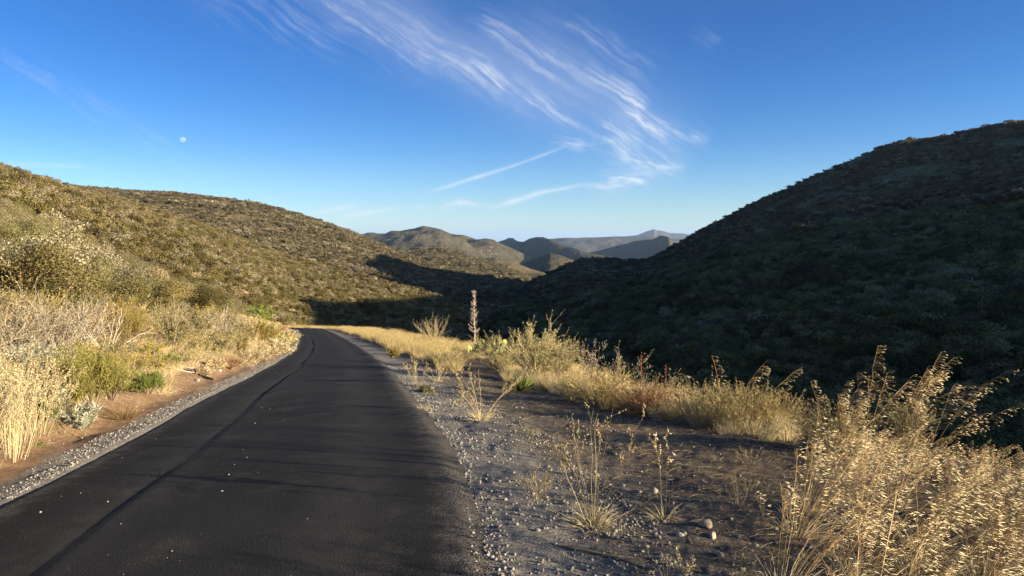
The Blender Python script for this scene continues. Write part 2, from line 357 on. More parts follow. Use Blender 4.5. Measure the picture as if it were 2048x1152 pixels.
# ------------------------------------------------------------------ hills (polar lofts: ridge line, foot, far side)
def pchip_cols(a, A_, B_):
    return np.interp(a, A_, B_)
def loft(name, cols, mat, na=320, nr=130, rough=3.0, scale=60., seed=0, back=.4, smooth_deg=.5, conv=.15, edge=.25):
    """cols: (azimuth rad, ridge r, ridge z, foot r, foot z)"""
    C = np.array(sorted(cols)); a = np.linspace(C[0, 0], C[-1, 0], na)
    f = [np.interp(a, C[:, 0], C[:, i]) for i in range(1, 5)]
    w = max(3, int(math.radians(smooth_deg) / (a[1] - a[0])) * 2 + 1); kk = np.hanning(w + 2)[1:-1]; kk /= kk.sum()
    f = [np.convolve(np.pad(q, w // 2, 'edge'), kk, 'valid') for q in f]
    r1, z1, r0, z0 = [q[None, :] for q in f]
    t = np.concatenate((np.linspace(0, 1, nr), 1 + np.linspace(.03, 1, 24) ** 1.5))[:, None]
    tt = np.clip(t, 0, 1)
    r = np.where(t <= 1, r0 + (r1 - r0) * t, r1 + (t - 1) * (r1 - r0) * 1.1)
    z = z0 + (z1 - z0) * (tt + conv * tt * (1 - tt) * 4 * .5)
    bt = np.clip(t - 1, 0, None); z = z - back * (bt ** 1.2) * (r1 - r0)
    Aa = np.broadcast_to(a[None], r.shape); X, Y = r * np.sin(Aa), r * np.cos(Aa)
    env = np.sin(np.pi * np.clip(tt, 0, 1)) ** .7 * (t <= 1) + bt
    rid = 1 - np.abs(fbm(X / scale, Y / scale, seed + 50, 4))
    z = z + rough * env * (.7 * fbm(X / scale, Y / scale, seed, 5) * 1.6 + .6 * (rid - .8)) + rough * edge * fbm(X / scale * 5, Y / scale * 5, seed + 9, 3)
    V_ = np.stack((X, Y, z), -1)
    o = obj(name, mesh(name, [(V_, grid_faces(*X.shape)[:, ::-1])], mat, True)); tag(o, kind='structure')
    return V_[:nr]
def col(px, py, r, r0, z0): return (az_of(px), r, CAMZ + tan_el(px, py) * r, r0, z0)
def colz(azd, z, r, r0, z0): return (rad(azd), r, z, r0, z0)

HM_LEFT = hill_mat('dry_hill_soil', (.33, .24, .145), (.46, .345, .22), (.12, .10, .045), (.17, .13, .06), .35, .50, .5)
HM_RIGHT = hill_mat('shady_hill_soil', (.28, .24, .175), (.40, .34, .25), (.085, .095, .05), (.13, .125, .065), .3, .6, .6)
HM_MID = hill_mat('brush_hill_soil', (.25, .185, .12), (.35, .27, .18), (.075, .068, .036), (.12, .10, .05), .16, .55, 1.2)
HM_FAR = hill_mat('far_hill_soil', (.19, .145, .10), (.27, .21, .148), (.062, .057, .036), (.09, .08, .05), .05, .58, 7.0)
HM_DIST = hill_mat('mountain_soil', (.12, .10, .08), (.16, .13, .10), (.07, .064, .046), (.09, .08, .055), .012, .55, 10.0)

LEFT = loft('left_hill', [
    colz(-80, 58, 200, 30, 4), colz(-55, 50, 250, 30, 3), col(-250, 253, 285, 30, 1.5), col(0, 352, 305, 30, .3), col(90, 367, 312, 33, -.5), col(180, 388, 318, 38, -1.5),
    col(290, 417, 318, 46, -3), col(400, 454, 312, 58, -5), col(480, 482, 300, 75, -8), col(560, 510, 290, 105, -13), col(640, 533, 275, 125, -16), col(700, 550, 262, 138, -18),
    col(760, 561, 250, 145, -20), col(820, 578, 240, 150, -22), col(870, 593, 230, 155, -24), col(905, 611, 222, 160, -26), col(950, 633, 215, 165, -29)],
    HM_LEFT, na=420, nr=170, rough=2.6, scale=45, seed=3, conv=.10, edge=.12)
HM_BEHIND = hill_mat('second_hill_soil', (.20, .142, .092), (.28, .205, .138), (.10, .085, .042), (.14, .11, .058), .3, .5, .6)
BEHIND = loft('hill_behind_left_hill', [
    colz(-60, 120, 1000, 420, 0), col(-300, 325, 950, 420, 0), col(0, 357, 920, 400, 0), col(100, 371, 900, 380, 0), col(180, 375, 880, 360, -4), col(260, 382, 860, 350, -5), col(370, 388, 825, 340, -8),
    col(430, 395, 815, 330, -10), col(500, 405, 800, 320, -12), col(560, 418, 785, 310, -14), col(640, 442, 760, 300, -17), col(690, 458, 740, 285, -19), col(740, 480, 720, 265, -21), col(800, 503, 690, 225, -24),
    col(870, 532, 650, 190, -27), col(950, 552, 610, 175, -29), col(1040, 562, 570, 170, -31), col(1100, 575, 540, 170, -33), col(1160, 588, 500, 170, -33)],
    HM_BEHIND, na=360, nr=140, rough=7, scale=110, seed=11, conv=.12, edge=.07)
SPUR = loft('right_spur', [
    col(985, 640, 190, 120, -28), col(1040, 618, 195, 110, -28), col(1120, 604, 195, 90, -26), col(1200, 590, 197, 75, -24), col(1275, 570, 200, 64, -22), col(1351, 541, 203, 56, -20), col(1442, 508, 207, 50, -19),
    col(1593, 470, 210, 48, -19), col(1744, 446, 212, 46, -18.5), col(1930, 426, 215, 45, -18), col(2048, 416, 218, 44, -18), colz(44, 19, 228, 44, -18), colz(50, 28, 246, 44, -18), colz(56, 35, 262, 44, -18), colz(60, 37.5, 256, 44, -18), colz(65, 37.5, 220, 44, -17), colz(70, 41.5, 215, 44, -17),
    colz(75, 34, 212, 44, -17), colz(82, 24, 210, 44, -16), colz(95, 12, 200, 44, -14), colz(115, 4, 190, 44, -10), colz(140, 0, 180, 40, -8)],
    HM_RIGHT, na=420, nr=150, rough=3.0, scale=40, seed=23, conv=.05, edge=.15, back=.22)
RIGHT = loft('right_hill', [
    col(1000, 631, 400, 230, -34), col(1030, 593, 410, 225, -33), col(1060, 565, 420, 220, -31), col(1100, 544, 428, 215, -28), col(1150, 523, 435, 212, -26), col(1180, 516, 438, 212, -24), col(1215, 518, 445, 212, -22),
    col(1250, 521, 452, 212, -20), col(1290, 519, 462, 212, -18), col(1320, 507, 470, 214, -15), col(1350, 491, 476, 215, -12), col(1400, 463, 482, 216, -8), col(1450, 437, 486, 218, -5), col(1500, 408, 490, 220, -2), col(1560, 383, 492, 222, 1),
    col(1620, 353, 494, 223, 4), col(1690, 325, 486, 224, 6), col(1750, 296, 470, 224, 7), col(1800, 281, 455, 224, 8), col(1880, 273, 436, 224, 9), col(1980, 250, 414, 224, 11), col(2048, 243, 398, 224, 13),
    colz(42, 60, 385, 225, 16), colz(52, 66, 390, 228, 20), colz(62, 66, 410, 235, 22), colz(75, 60, 500, 230, 18), colz(88, 35, 480, 225, 10), colz(105, 15, 460, 225, 4)],
    HM_RIGHT, na=420, nr=150, rough=4, scale=80, seed=31, conv=-.06, edge=.12, back=.35)
KNOLL = loft('brown_knoll', [
    col(700, 536, 1300, 900, -30), col(760, 518, 1300, 880, -34), col(810, 502, 1280, 860, -36), col(870, 494, 1250, 830, -38), col(920, 506, 1200, 800, -40), col(960, 521, 1150, 780, -42),
    col(1000, 536, 1100, 760, -44), col(1050, 554, 1050, 740, -46), col(1100, 566, 1000, 740, -48)], HM_MID, na=200, nr=60, rough=12, scale=150, seed=41, smooth_deg=.14, edge=.06)
loft('low_knoll', [col(900, 535, 1700, 1350, -60), col(965, 517, 1690, 1340, -60), col(990, 514, 1680, 1330, -60), col(1020, 521, 1660, 1320, -62), col(1060, 537, 1640, 1300, -64), col(1110, 552, 1600, 1300, -66)],
     HM_MID, na=120, nr=40, rough=10, scale=140, seed=47, smooth_deg=.14, edge=.06)
loft('pyramid_hill', [col(1010, 545, 2300, 1700, -95), col(1040, 531, 2250, 1680, -95), col(1070, 516, 2150, 1650, -95), col(1100, 506, 2050, 1620, -95), col(1118, 509, 2020, 1620, -95), col(1140, 518, 2000, 1600, -95), col(1165, 530, 2000, 1600, -95), col(1230, 548, 2000, 1600, -95)],
     HM_FAR, na=140, nr=50, rough=22, scale=260, seed=53, smooth_deg=.14, edge=.14)
loft('craggy_mountain', [col(560, 520, 3700, 2500, -60), col(700, 480, 3650, 2400, -60), col(740, 468, 3600, 2400, -70), col(772, 468, 3580, 2350, -70), col(800, 462, 3550, 2300, -70), col(826, 456, 3530, 2300, -75), col(845, 454, 3500, 2300, -80), col(880, 460, 3480, 2300, -80),
     col(903, 470, 3450, 2300, -85), col(925, 470, 3450, 2300, -90), col(945, 475, 3450, 2300, -95), col(990, 486, 3400, 2300, -100), col(1040, 508, 3300, 2300, -120), col(1085, 528, 3250, 2300, -150), col(1130, 545, 3200, 2300, -170)], HM_FAR, na=260, nr=80, rough=85, scale=420, seed=61, smooth_deg=.14, edge=.13)
loft('shaded_ridge', [col(940, 515, 5700, 5000, -190), col(970, 498, 5300, 4600, -190), col(992, 486, 5000, 4300, -190), col(1020, 475, 4500, 3800, -180), col(1034, 481, 4250, 3600, -180), col(1048, 484, 4050, 3400, -170), col(1060, 477, 3850, 3200, -170), col(1078, 474, 3650, 3000, -160),
     col(1096, 478, 3450, 2800, -160), col(1120, 489, 3250, 2650, -160), col(1160, 500, 3050, 2500, -170), col(1230, 520, 2950, 2450, -170)], HM_FAR, na=240, nr=80, rough=55, scale=500, seed=67, smooth_deg=.14, edge=.10)
loft('hill_with_outcrop', [col(1110, 525, 6000, 5200, -230), col(1180, 505, 5500, 4700, -220), col(1230, 493, 5000, 4200, -210), col(1270, 482, 4550, 3800, -200), col(1305, 478, 4150, 3500, -200), col(1322, 471, 4000, 3350, -200), col(1338, 474, 3850, 3250, -200), col(1346, 486, 3800, 3200, -200), col(1380, 500, 3600, 3000, -200), col(1450, 510, 3500, 2900, -200)],
     HM_FAR, na=240, nr=70, rough=50, scale=520, seed=71, edge=.10, smooth_deg=.25)
loft('hazy_ridge', [col(1040, 490, 9000, 6500, -200), col(1085, 478, 8900, 6400, -200), col(1130, 476, 8800, 6300, -200), col(1180, 475, 8800, 6300, -200), col(1235, 473, 8700, 6300, -200), col(1300, 473, 8600, 6300, -200), col(1370, 480, 8500, 6300, -200), col(1450, 490, 8500, 6300, -200)],
     HM_DIST, na=200, nr=50, rough=100, scale=900, seed=73, smooth_deg=.14, edge=.05)
loft('far_peak', [col(1180, 482, 15000, 11500, -200), col(1240, 474, 15000, 11500, -200), col(1275, 470, 15000, 11500, -200), col(1292, 463, 15000, 11500, -200), col(1302, 460, 15000, 11500, -200), col(1308, 458, 15000, 11500, -200), col(1314, 461, 15000, 11500, -200), col(1322, 461, 15000, 11500, -200), col(1340, 466, 15000, 11500, -200), col(1368, 467, 15000, 11500, -200), col(1420, 476, 15000, 11500, -200), col(1500, 484, 15000, 11500, -200)],
     HM_DIST, na=220, nr=40, rough=60, scale=1500, seed=79, edge=.04, smooth_deg=.1)
th = np.radians(np.linspace(-180, 180, 73)); rr = np.array([100., 400, 1200, 3000, 8000, 20000, 60000])
A, Rr = np.meshgrid(th, rr)
zz = np.array([-60, -60, -90, -180, -230, -260, -400.])
Vv = np.stack((Rr * np.sin(A), Rr * np.cos(A), np.broadcast_to(zz[:, None], A.shape)), -1)
tag(obj('valley_floor', mesh('valley_floor', [(Vv, grid_faces(*A.shape)[:, ::-1])], HM_FAR, True)), kind='structure')

#PLANTS_BEGIN
# ------------------------------------------------------------------ plant building blocks
RNG = np.random.default_rng(7)
def unit(v): return v / np.maximum(np.linalg.norm(v, axis=-1, keepdims=True), 1e-9)
def rdir(g, n): return unit(g.normal(size=(n, 3)))
def tubes(P, R, g, sides=3):
    P = np.asarray(P, float); n, k, _ = P.shape; R = np.broadcast_to(R, (n, k))
    tn = unit(np.gradient(P, axis=1)); ref = np.array((.37, .81, .21)); a = unit(np.cross(tn, ref)); b = np.cross(tn, a)
    th = np.arange(sides) / sides * 2 * np.pi
    V_ = P[:, :, None] + R[:, :, None, None] * (a[:, :, None] * np.cos(th)[:, None] + b[:, :, None] * np.sin(th)[:, None])
    i = np.arange(n * k * sides).reshape(n, k, sides); j = np.roll(i, -1, 2)
    F_ = np.stack((i[:, :-1], j[:, :-1], j[:, 1:], i[:, 1:]), -1).reshape(-1, 4)
    return V_.reshape(-1, 3), F_, 0, np.repeat(g.random(n), k * sides)
def ribbons(P, Wd, g):
    n, k, _ = P.shape; tn = unit(np.gradient(P, axis=1)); s = unit(np.cross(tn, rdir(g, n)[:, None]))
    Wd = np.broadcast_to(Wd, (n, k))[..., None]
    V_ = np.stack((P - s * Wd / 2, P + s * Wd / 2), 2); i = np.arange(n * k * 2).reshape(n, k, 2)
    F_ = np.stack((i[:, :-1, 0], i[:, :-1, 1], i[:, 1:, 1], i[:, 1:, 0]), -1).reshape(-1, 4)
    return V_.reshape(-1, 3), F_, 0, np.repeat(g.random(n), k * 2)
def leafq(pos, dr, nm, L, Wd, g, fold=.15):
    n = len(pos); dr = unit(dr); sd = unit(np.cross(dr, nm)); up = np.cross(sd, dr)
    L = np.broadcast_to(L, n)[:, None]; Wd = np.broadcast_to(Wd, n)[:, None]
    V_ = np.stack((pos, pos + dr * L * .5 + sd * Wd / 2 + up * Wd * fold, pos + dr * L, pos + dr * L * .5 - sd * Wd / 2 + up * Wd * fold), 1)
    return V_.reshape(-1, 3), np.arange(n * 4).reshape(n, 4), 0, np.repeat(g.random(n), 4)
def spikes(pos, dr, L, Wd, g, mid=.4):
    n = len(pos); dr = unit(dr); a = unit(np.cross(dr, rdir(g, n))); b = np.cross(dr, a)
    L = np.broadcast_to(L, n)[:, None]; Wd = np.broadcast_to(Wd, n)[:, None]
    q = [pos] + [pos + dr * L * mid + Wd / 2 * (a * math.cos(t) + b * math.sin(t)) for t in (0, 2.094, 4.189)] + [pos + dr * L]
    V_ = np.stack(q, 1).reshape(-1, 3); o = np.arange(n)[:, None, None] * 5
    F_ = (o + np.array([(0, 2, 1), (0, 3, 2), (0, 1, 3), (1, 2, 4), (2, 3, 4), (3, 1, 4)])[None]).reshape(-1, 3)
    return V_, F_, 0, np.repeat(g.random(n), 5)
def stems(g, n, k, h, spread, base=.05, lean=(0, 0), droop=.0, jit=.02, hvar=.3):
    """n curved stems from a common base -> (n, k, 3)"""
    th = g.random(n) * 2 * np.pi; u = np.sqrt(g.random(n)); t = np.linspace(0, 1, k)[None, :, None]
    tilt = spread * u * g.uniform(.7, 1.2, n); H = h * (1 - hvar * g.random(n))
    hd = np.stack((np.cos(th), np.sin(th), 0 * th), -1)
    dr = hd * np.sin(tilt)[:, None] + np.array((0, 0, 1)) * np.cos(tilt)[:, None] + np.array((lean[0], lean[1], 0)) * g.uniform(.4, 1.3, n)[:, None]
    P = (hd * base * u[:, None])[:, None] + dr[:, None] * H[:, None, None] * t
    out = hd + np.array((lean[0], lean[1], 0)) * 2
    P = P + out[:, None] * (droop * H)[:, None, None] * t ** 2 - np.array((0, 0, 1)) * (droop * .6 * H)[:, None, None] * t ** 3
    w = np.cumsum(g.normal(size=(n, k, 3)) * jit, axis=1) * H[:, None, None]; w -= w[:, :1]
    P = P + w * t
    P[..., 2] = np.maximum(P[..., 2], -.03)
    return P
def along(P, idx, t):
    k = P.shape[1]; f = np.clip(t * (k - 1), 0, k - 1.001); i = f.astype(int); f = (f - i)[:, None]
    a, b = P[idx, i], P[idx, i + 1]
    return a * (1 - f) + b * f, unit(b - a)
def branches(g, P, m, k, L, ang, t0=.35, t1=1.0):
    """m side branches on the stems P"""
    idx = g.integers(0, len(P), m); p, d_ = along(P, idx, g.uniform(t0, t1, m))
    dr = unit(d_ + rdir(g, m) * ang + np.array((0, 0, .25))); L = L * g.uniform(.5, 1.1, m)
    t = np.linspace(0, 1, k)[None, :, None]
    return p[:, None] + dr[:, None] * L[:, None, None] * t + np.cumsum(g.normal(size=(m, k, 3)) * .05, 1) * L[:, None, None] * t
def M(*n): return [MAT[x] for x in n]

def sp_leafy(seed, w, h, nst=16, nbr=110, nlf=2600, L=.035, Wd=.016, mat='olive', stem='twig', droop=.05, t0=.25, thick=1.0):
    g = np.random.default_rng(seed); sp_ = math.atan2(w / 2, h * .62)
    S = stems(g, nst, 7, h * .86, sp_ * 1.35, w * .08, droop=droop, jit=.03, hvar=.35)
    B = branches(g, S, nbr, 5, h * .30, .75, .22, 1.0)
    st = [tubes(S, np.linspace(.008, .0025, 7)[None] * thick * max(.7, h), g), tubes(B, np.linspace(.003, .0012, 5)[None] * thick * max(.7, h), g)]
    na = int(nlf * .8); p, d_ = along(B, g.integers(0, len(B), na), g.uniform(.15, 1, na))
    p2, d2 = along(S, g.integers(0, len(S), nlf - na), g.uniform(t0, 1, nlf - na)); p = np.vstack((p, p2)); d_ = np.vstack((d_, d2))
    p = p + rdir(g, nlf) * L * .5
    out = unit(p - np.array((0, 0, h * .3)))
    lf = leafq(p, d_ * .6 + rdir(g, nlf) * .8 + out * .3, out + rdir(g, nlf) * .7, L * g.uniform(.6, 1.3, nlf), Wd * g.uniform(.7, 1.3, nlf), g)
    return [('stems', mesh('stems', st, M(stem))), ('foliage', mesh('foliage', [lf], M(mat)))]
def sp_broom(seed, w, h, n=520, mat='green', tip='ygreen', stem='twig', fine=.006):
    g = np.random.default_rng(seed); sp_ = math.atan2(w / 2, h * .75)
    S = stems(g, 26, 6, h * .8, sp_ * 1.2, w * .12, droop=.05, jit=.02)
    S = np.vstack((S, branches(g, S, 60, 6, h * .5, .6, .15, .7)))
    B = branches(g, S, n, 5, h * .24, .62, .25, 1.0)
    q = n * 5; p, d_ = along(B, g.integers(0, n, q), g.uniform(.1, 1, q))
    lf = leafq(p, d_ * .7 + rdir(g, q) * .8, rdir(g, q), (.018 + fine * 2.2) * g.uniform(.6, 1.5, q), fine * 1.5, g)
    return [('stems', mesh('stems', [tubes(S, np.linspace(.005, .002, 6)[None], g)], M(stem))),
            ('foliage', mesh('foliage', [ribbons(B, np.linspace(fine * .7, fine * .4, 5)[None], g), lf], M(mat))),
            ('shoot_tips', mesh('shoot_tips', [ribbons(branches(g, B[: n // 3], n // 3, 3, h * .10, .4, .6, 1), fine * .8, g)], M(tip)))]
def sp_tuft(seed, w, h, n=160, mat='straw', wd=.004, lean=(0, 0), droop=.25):
    g = np.random.default_rng(seed)
    S = stems(g, n, 5, h, math.atan2(w / 2, h) * 1.4, w * .18, lean, droop, .02, .55)
    return [('blades', mesh('blades', [ribbons(S, np.array([[1, .95, .8, .5, .12]]) * wd, g)], M(mat)))]
def sp_weed(seed, w, h, n=14, nbr=40, bits=200, mat='straw', stem='straw', L=.018, r=.0028, lean=(0, 0), base=0, droop=.05):
    g = np.random.default_rng(seed)
    S = stems(g, n, 8, h, math.atan2(w / 2, h * .8) * 1.3, .035 + (.22 * w if n > 30 else 0), lean, droop, .018, .35)
    st = [tubes(S, np.linspace(r, r * .4, 8)[None], g)]; Bs = S
    if nbr:
        B = branches(g, S, nbr, 5, h * .22, .55, .45, .98); st.append(tubes(B, np.linspace(r * .55, r * .3, 5)[None], g)); Bs = B
    p, d_ = along(Bs, g.integers(0, len(Bs), bits), g.uniform(.35 if nbr else .6, 1, bits))
    lf = spikes(p, d_ * .5 + rdir(g, bits), L * g.uniform(.5, 1.4, bits), L * .45, g)
    out = [('stalks', mesh('stalks', st, M(stem))), ('seed_heads', mesh('seed_heads', [lf], M(mat)))]
    if base:
        out.append(('base_leaves', mesh('base_leaves', [ribbons(stems(g, base, 5, h * .26, 1.0, .07, (0, 0), .35, .05, .6), np.array([[1, .9, .7, .4, .1]]) * .005, g)], M('straw'))))
    return out
def sp_oat(seed, n=14, h=.8, lean=(.35, .05), spread=.35, per=23, Ls=.038, wind=(.9, .1, -.12), base=60, r=.0024):
    g = np.random.default_rng(seed)
    S = stems(g, n, 9, h, spread, .06, lean, .18, .010, .4)
    idx = np.repeat(np.arange(n), per); t = g.uniform(.52, 1.0, n * per); p, d_ = along(S, idx, t)
    side = unit(rdir(g, n * per) * .55 + np.array(wind)); LL = (.035 + .13 * (1.05 - t)) * h
    pts = np.stack((p, p + side * LL[:, None] * .55 + d_ * LL[:, None] * .25, p + side * LL[:, None] + d_ * LL[:, None] * .3 - np.array((0, 0, 1)) * (LL * .12)[:, None]), 1)
    e = pts[:, -1]; sd = unit(np.array(wind) + rdir(g, len(e)) * .38 + np.array((0, 0, -.12)))
    lf = [spikes(e, sd, Ls * g.uniform(.75, 1.3, len(e)), Ls * .105, g, .35)]
    bl = ribbons(stems(g, base, 5, h * .5, .8, .06, (lean[0] * .6, lean[1] * .6), .35, .03, .6), np.array([[1, .95, .8, .5, .12]]) * .004, g)
    return [('stalks', mesh('stalks', [tubes(S, np.linspace(r, r * .5, 9)[None], g), tubes(pts, .0005, g)], M('oatstem'))),
            ('spikelets', mesh('spikelets', lf, M('oat'))), ('blades', mesh('blades', [bl], M('straw')))]
def sp_buck(seed, w, h, n=150, heads=140, mat='buck'):
    g = np.random.default_rng(seed)
    S = stems(g, n, 6, h, math.atan2(w / 2, h * .8) * 1.25, w * .3, (0, 0), .06, .025, .35)
    B = branches(g, S, n * 2, 4, h * .25, .6, .3, .95)
    nl = n * 14; p, d_ = along(B, g.integers(0, len(B), nl), g.random(nl))
    lf = leafq(p, d_ + rdir(g, nl) * .8, rdir(g, nl), .022 * g.uniform(.6, 1.4, nl), .007, g)
    tips = S[g.integers(0, n, heads), -1] + g.normal(size=(heads, 3)) * .012; hd = []
    for q in range(7):
        hd.append(spikes(tips, rdir(g, heads) + np.array((0, 0, .5)), .017, .011, g, .5))
    return [('stems', mesh('stems', [tubes(S, np.linspace(.002, .0012, 6)[None], g), tubes(B, .0009, g)], M('straw'))),
            ('foliage', mesh('foliage', [lf], M(mat))), ('flower_heads', mesh('flower_heads', hd, M('greyleaf')))]
def sp_sage(seed, w, h, n=14, pairs=9, L=.07, Wd=.017):
    g = np.random.default_rng(seed)
    S = stems(g, n, 7, h, math.atan2(w / 2, h * .8) * 1.3, .06, (0, 0), .02, .015, .35)
    ps, ds, ns = [], [], []
    for j in range(pairs):
        for q in range(4):
            p, d_ = along(S, np.arange(n), np.full(n, .12 + .88 * (j + g.random() * .3) / pairs))
            a = unit(np.cross(d_, rdir(g, n))); dr = a * .85 + d_ * .55
            ps.append(p); ds.append(dr); ns.append(d_ - a * .5)
    ps, ds, ns = map(np.vstack, (ps, ds, ns)); m = len(ps)
    return [('stems', mesh('stems', [tubes(S, np.linspace(.005, .002, 7)[None], g)], M('greyleaf'))),
            ('leaves', mesh('leaves', [leafq(ps, ds, ns, L * g.uniform(.6, 1.15, m), Wd, g, .2)], M('silver')))]
def sp_yucca_stalk(seed, h):
    g = np.random.default_rng(seed); k = 14; t = np.linspace(0, 1, k)
    P = np.stack((.012 * np.sin(t * 5) * h * .3, 0 * t, t * h), -1)[None]
    m = 84; tb = np.sort(g.uniform(.36, .99, m)); th = np.arange(m) * 2.4 + g.normal(size=m) * .3
    p, _ = along(P, np.zeros(m, int), tb)
    L = h * .092 * np.clip(1.35 - tb * 1.05, .2, 1) * g.uniform(.5, 1.3, m)
    hd = np.stack((np.cos(th), np.sin(th), 0 * th), -1); s = np.linspace(0, 1, 5)[None, :, None]
    B = p[:, None] + hd[:, None] * L[:, None, None] * s + np.array((0, 0, 1.)) * L[:, None, None] * (-.75 * s + 1.25 * s ** 2.2)
    nb = m; q, d_ = along(B, g.integers(0, m, nb), g.uniform(.4, 1, nb))
    pods = spikes(q, rdir(g, nb) + np.array((0, 0, .8)), .014 * h, .007 * h, g)
    return [('stem', mesh('stem', [tubes(P, np.interp(t, [0, .35, 1], [.026, .018, .006])[None] * h / 2.4, g, 7)], M('yucca_dry'), True)),
            ('side_branches', mesh('side_branches', [tubes(B, np.linspace(.013, .008, 5)[None] * h / 2.4, g)], M('yucca_dry'))),
            ('seed_pods', mesh('seed_pods', [pods], M('yucca_dry'))),
            ('base_leaves', mesh('base_leaves', [ribbons(stems(g, 90, 5, h * .22, 1.2, .06, (0, 0), .15, .01, .3), np.array([[1.2, 1.1, .8, .45, .05]]) * .02, g)], M('straw')))]
def sp_rosette(seed, w, h, n=120):
    g = np.random.default_rng(seed)
    S = stems(g, n, 5, h, 1.25, .05, (0, 0), .02, .006, .3)
    S *= np.array((w / h * .62, w / h * .62, 1))
    return [('leaves', mesh('leaves', [ribbons(S, np.array([[1.2, 1.1, .8, .45, .05]]) * .022, g)], M('yucca')))]
def pad_mesh(g):
    nu, nv = 14, 9; u = np.linspace(0, 2 * np.pi, nu, endpoint=False); v = np.linspace(0, np.pi, nv)
    Uu, Vv_ = np.meshgrid(u, v); r = 1 + .05 * np.sin(3 * Uu + g.random() * 6)
    x = np.sin(Vv_) * np.cos(Uu) * .40 * r; y = np.sin(Vv_) * np.sin(Uu) * .09; z = .5 - np.cos(Vv_) * .5
    x = x * (.55 + .45 * sstep(0, .55, z))
    i = np.arange(nu * nv).reshape(nv, nu); j = np.roll(i, -1, 1)
    V_ = np.stack((x, y, z), -1).reshape(-1, 3); F_ = np.stack((i[:-1], j[:-1], j[1:], i[1:]), -1).reshape(-1, 4)
    return V_, F_

def plant(name, label, cat, parts, loc, rz=0.0, sc=1.0, group=None, plabels=None):
    root = obj(name, None, None, loc, rz, sc); root.empty_display_size = .1
    tag(root, label, cat, group)
    for pn, me in parts:
        c = obj(pn, me, root)
        if pn not in ('stem', 'wood', 'trunk'): c['kind'] = 'stuff'         # sprays too fine to pick apart
    return root
def at(px, py, top, wpx, sink=.02):
    x, y, z = hit(px, py); h = (py - top) / FPX * y; w = wpx / FPX * y
    return (x, y, z - sink), max(h, .05), max(w, .05)

# ------------------------------------------------------------------ brush on the hillsides
def clump(seed, n, lumps, leaf, tall=1.0, gap=0.0):
    """rounded brush built of small leaf sprays; about 2 m across"""
    g = np.random.default_rng(seed)
    c = g.normal(size=(lumps, 3)) * np.array((.42, .42, .16)) + np.array((0, 0, .52)); rl = g.uniform(.28, .52, lumps)
    c[:, 2] = np.clip(c[:, 2], .25, .9)
    k = g.integers(0, lumps, n); d_ = rdir(g, n); d_[:, 2] = np.where(d_[:, 2] < -.35, -d_[:, 2], d_[:, 2])
    p = c[k] + d_ * rl[k][:, None] * g.uniform(.62, 1.08, n)[:, None]
    p[:, 2] *= tall; keep = p[:, 2] > .0; p, d_ = p[keep], d_[keep]; n = len(p)
    if gap: keep = vnoise(p[:, 0] * 4 + seed, p[:, 1] * 4 + p[:, 2] * 5, seed) > gap; p, d_ = p[keep], d_[keep]; n = len(p)
    f = leafq(p - d_ * leaf * .3, rdir(g, n) + np.array((0, 0, .3)), d_ + rdir(g, n) * .55, leaf * g.uniform(.6, 1.5, n), leaf * g.uniform(.4, .8, n), g)
    S = stems(g, 7, 4, .75 * tall, .7, .12)
    return [f, (lambda q: (q[0], q[1], 1, q[3]))(tubes(S, np.linspace(.03, .01, 4)[None], g))]
CH = {}
for kk, mt in (('chap', 'chap'), ('green', 'chap_green'), ('far', 'chap_far')):
    hi = kk != 'far'
    CH[kk] = [mesh('shrub_' + kk, clump(100 + i * 7, 1500 if hi else 300, 6 + i, .125 if hi else .27, (1.0, .8, 1.15, .9, 1.0)[i], (0, .2, .1, .3, .38)[i]), [MAT[mt], MAT['twig']]) for i in range(5)]
CH['near'] = [mesh('shrub_near', clump(500 + i * 7, 9000, 9, .042, (1.0, .85, 1.1)[i % 3], (.1, .25, .35)[i % 3]), [MAT[('chap', 'olive', 'greyleaf', 'chap', 'olive')[i]], MAT['twig']]) for i in range(5)]
CH['grey'] = [mesh('shrub_grey', clump(300 + i * 7, 620, 7, .14, 1.0, .25), [MAT['greyleaf'], MAT['dead']]) for i in range(3)]

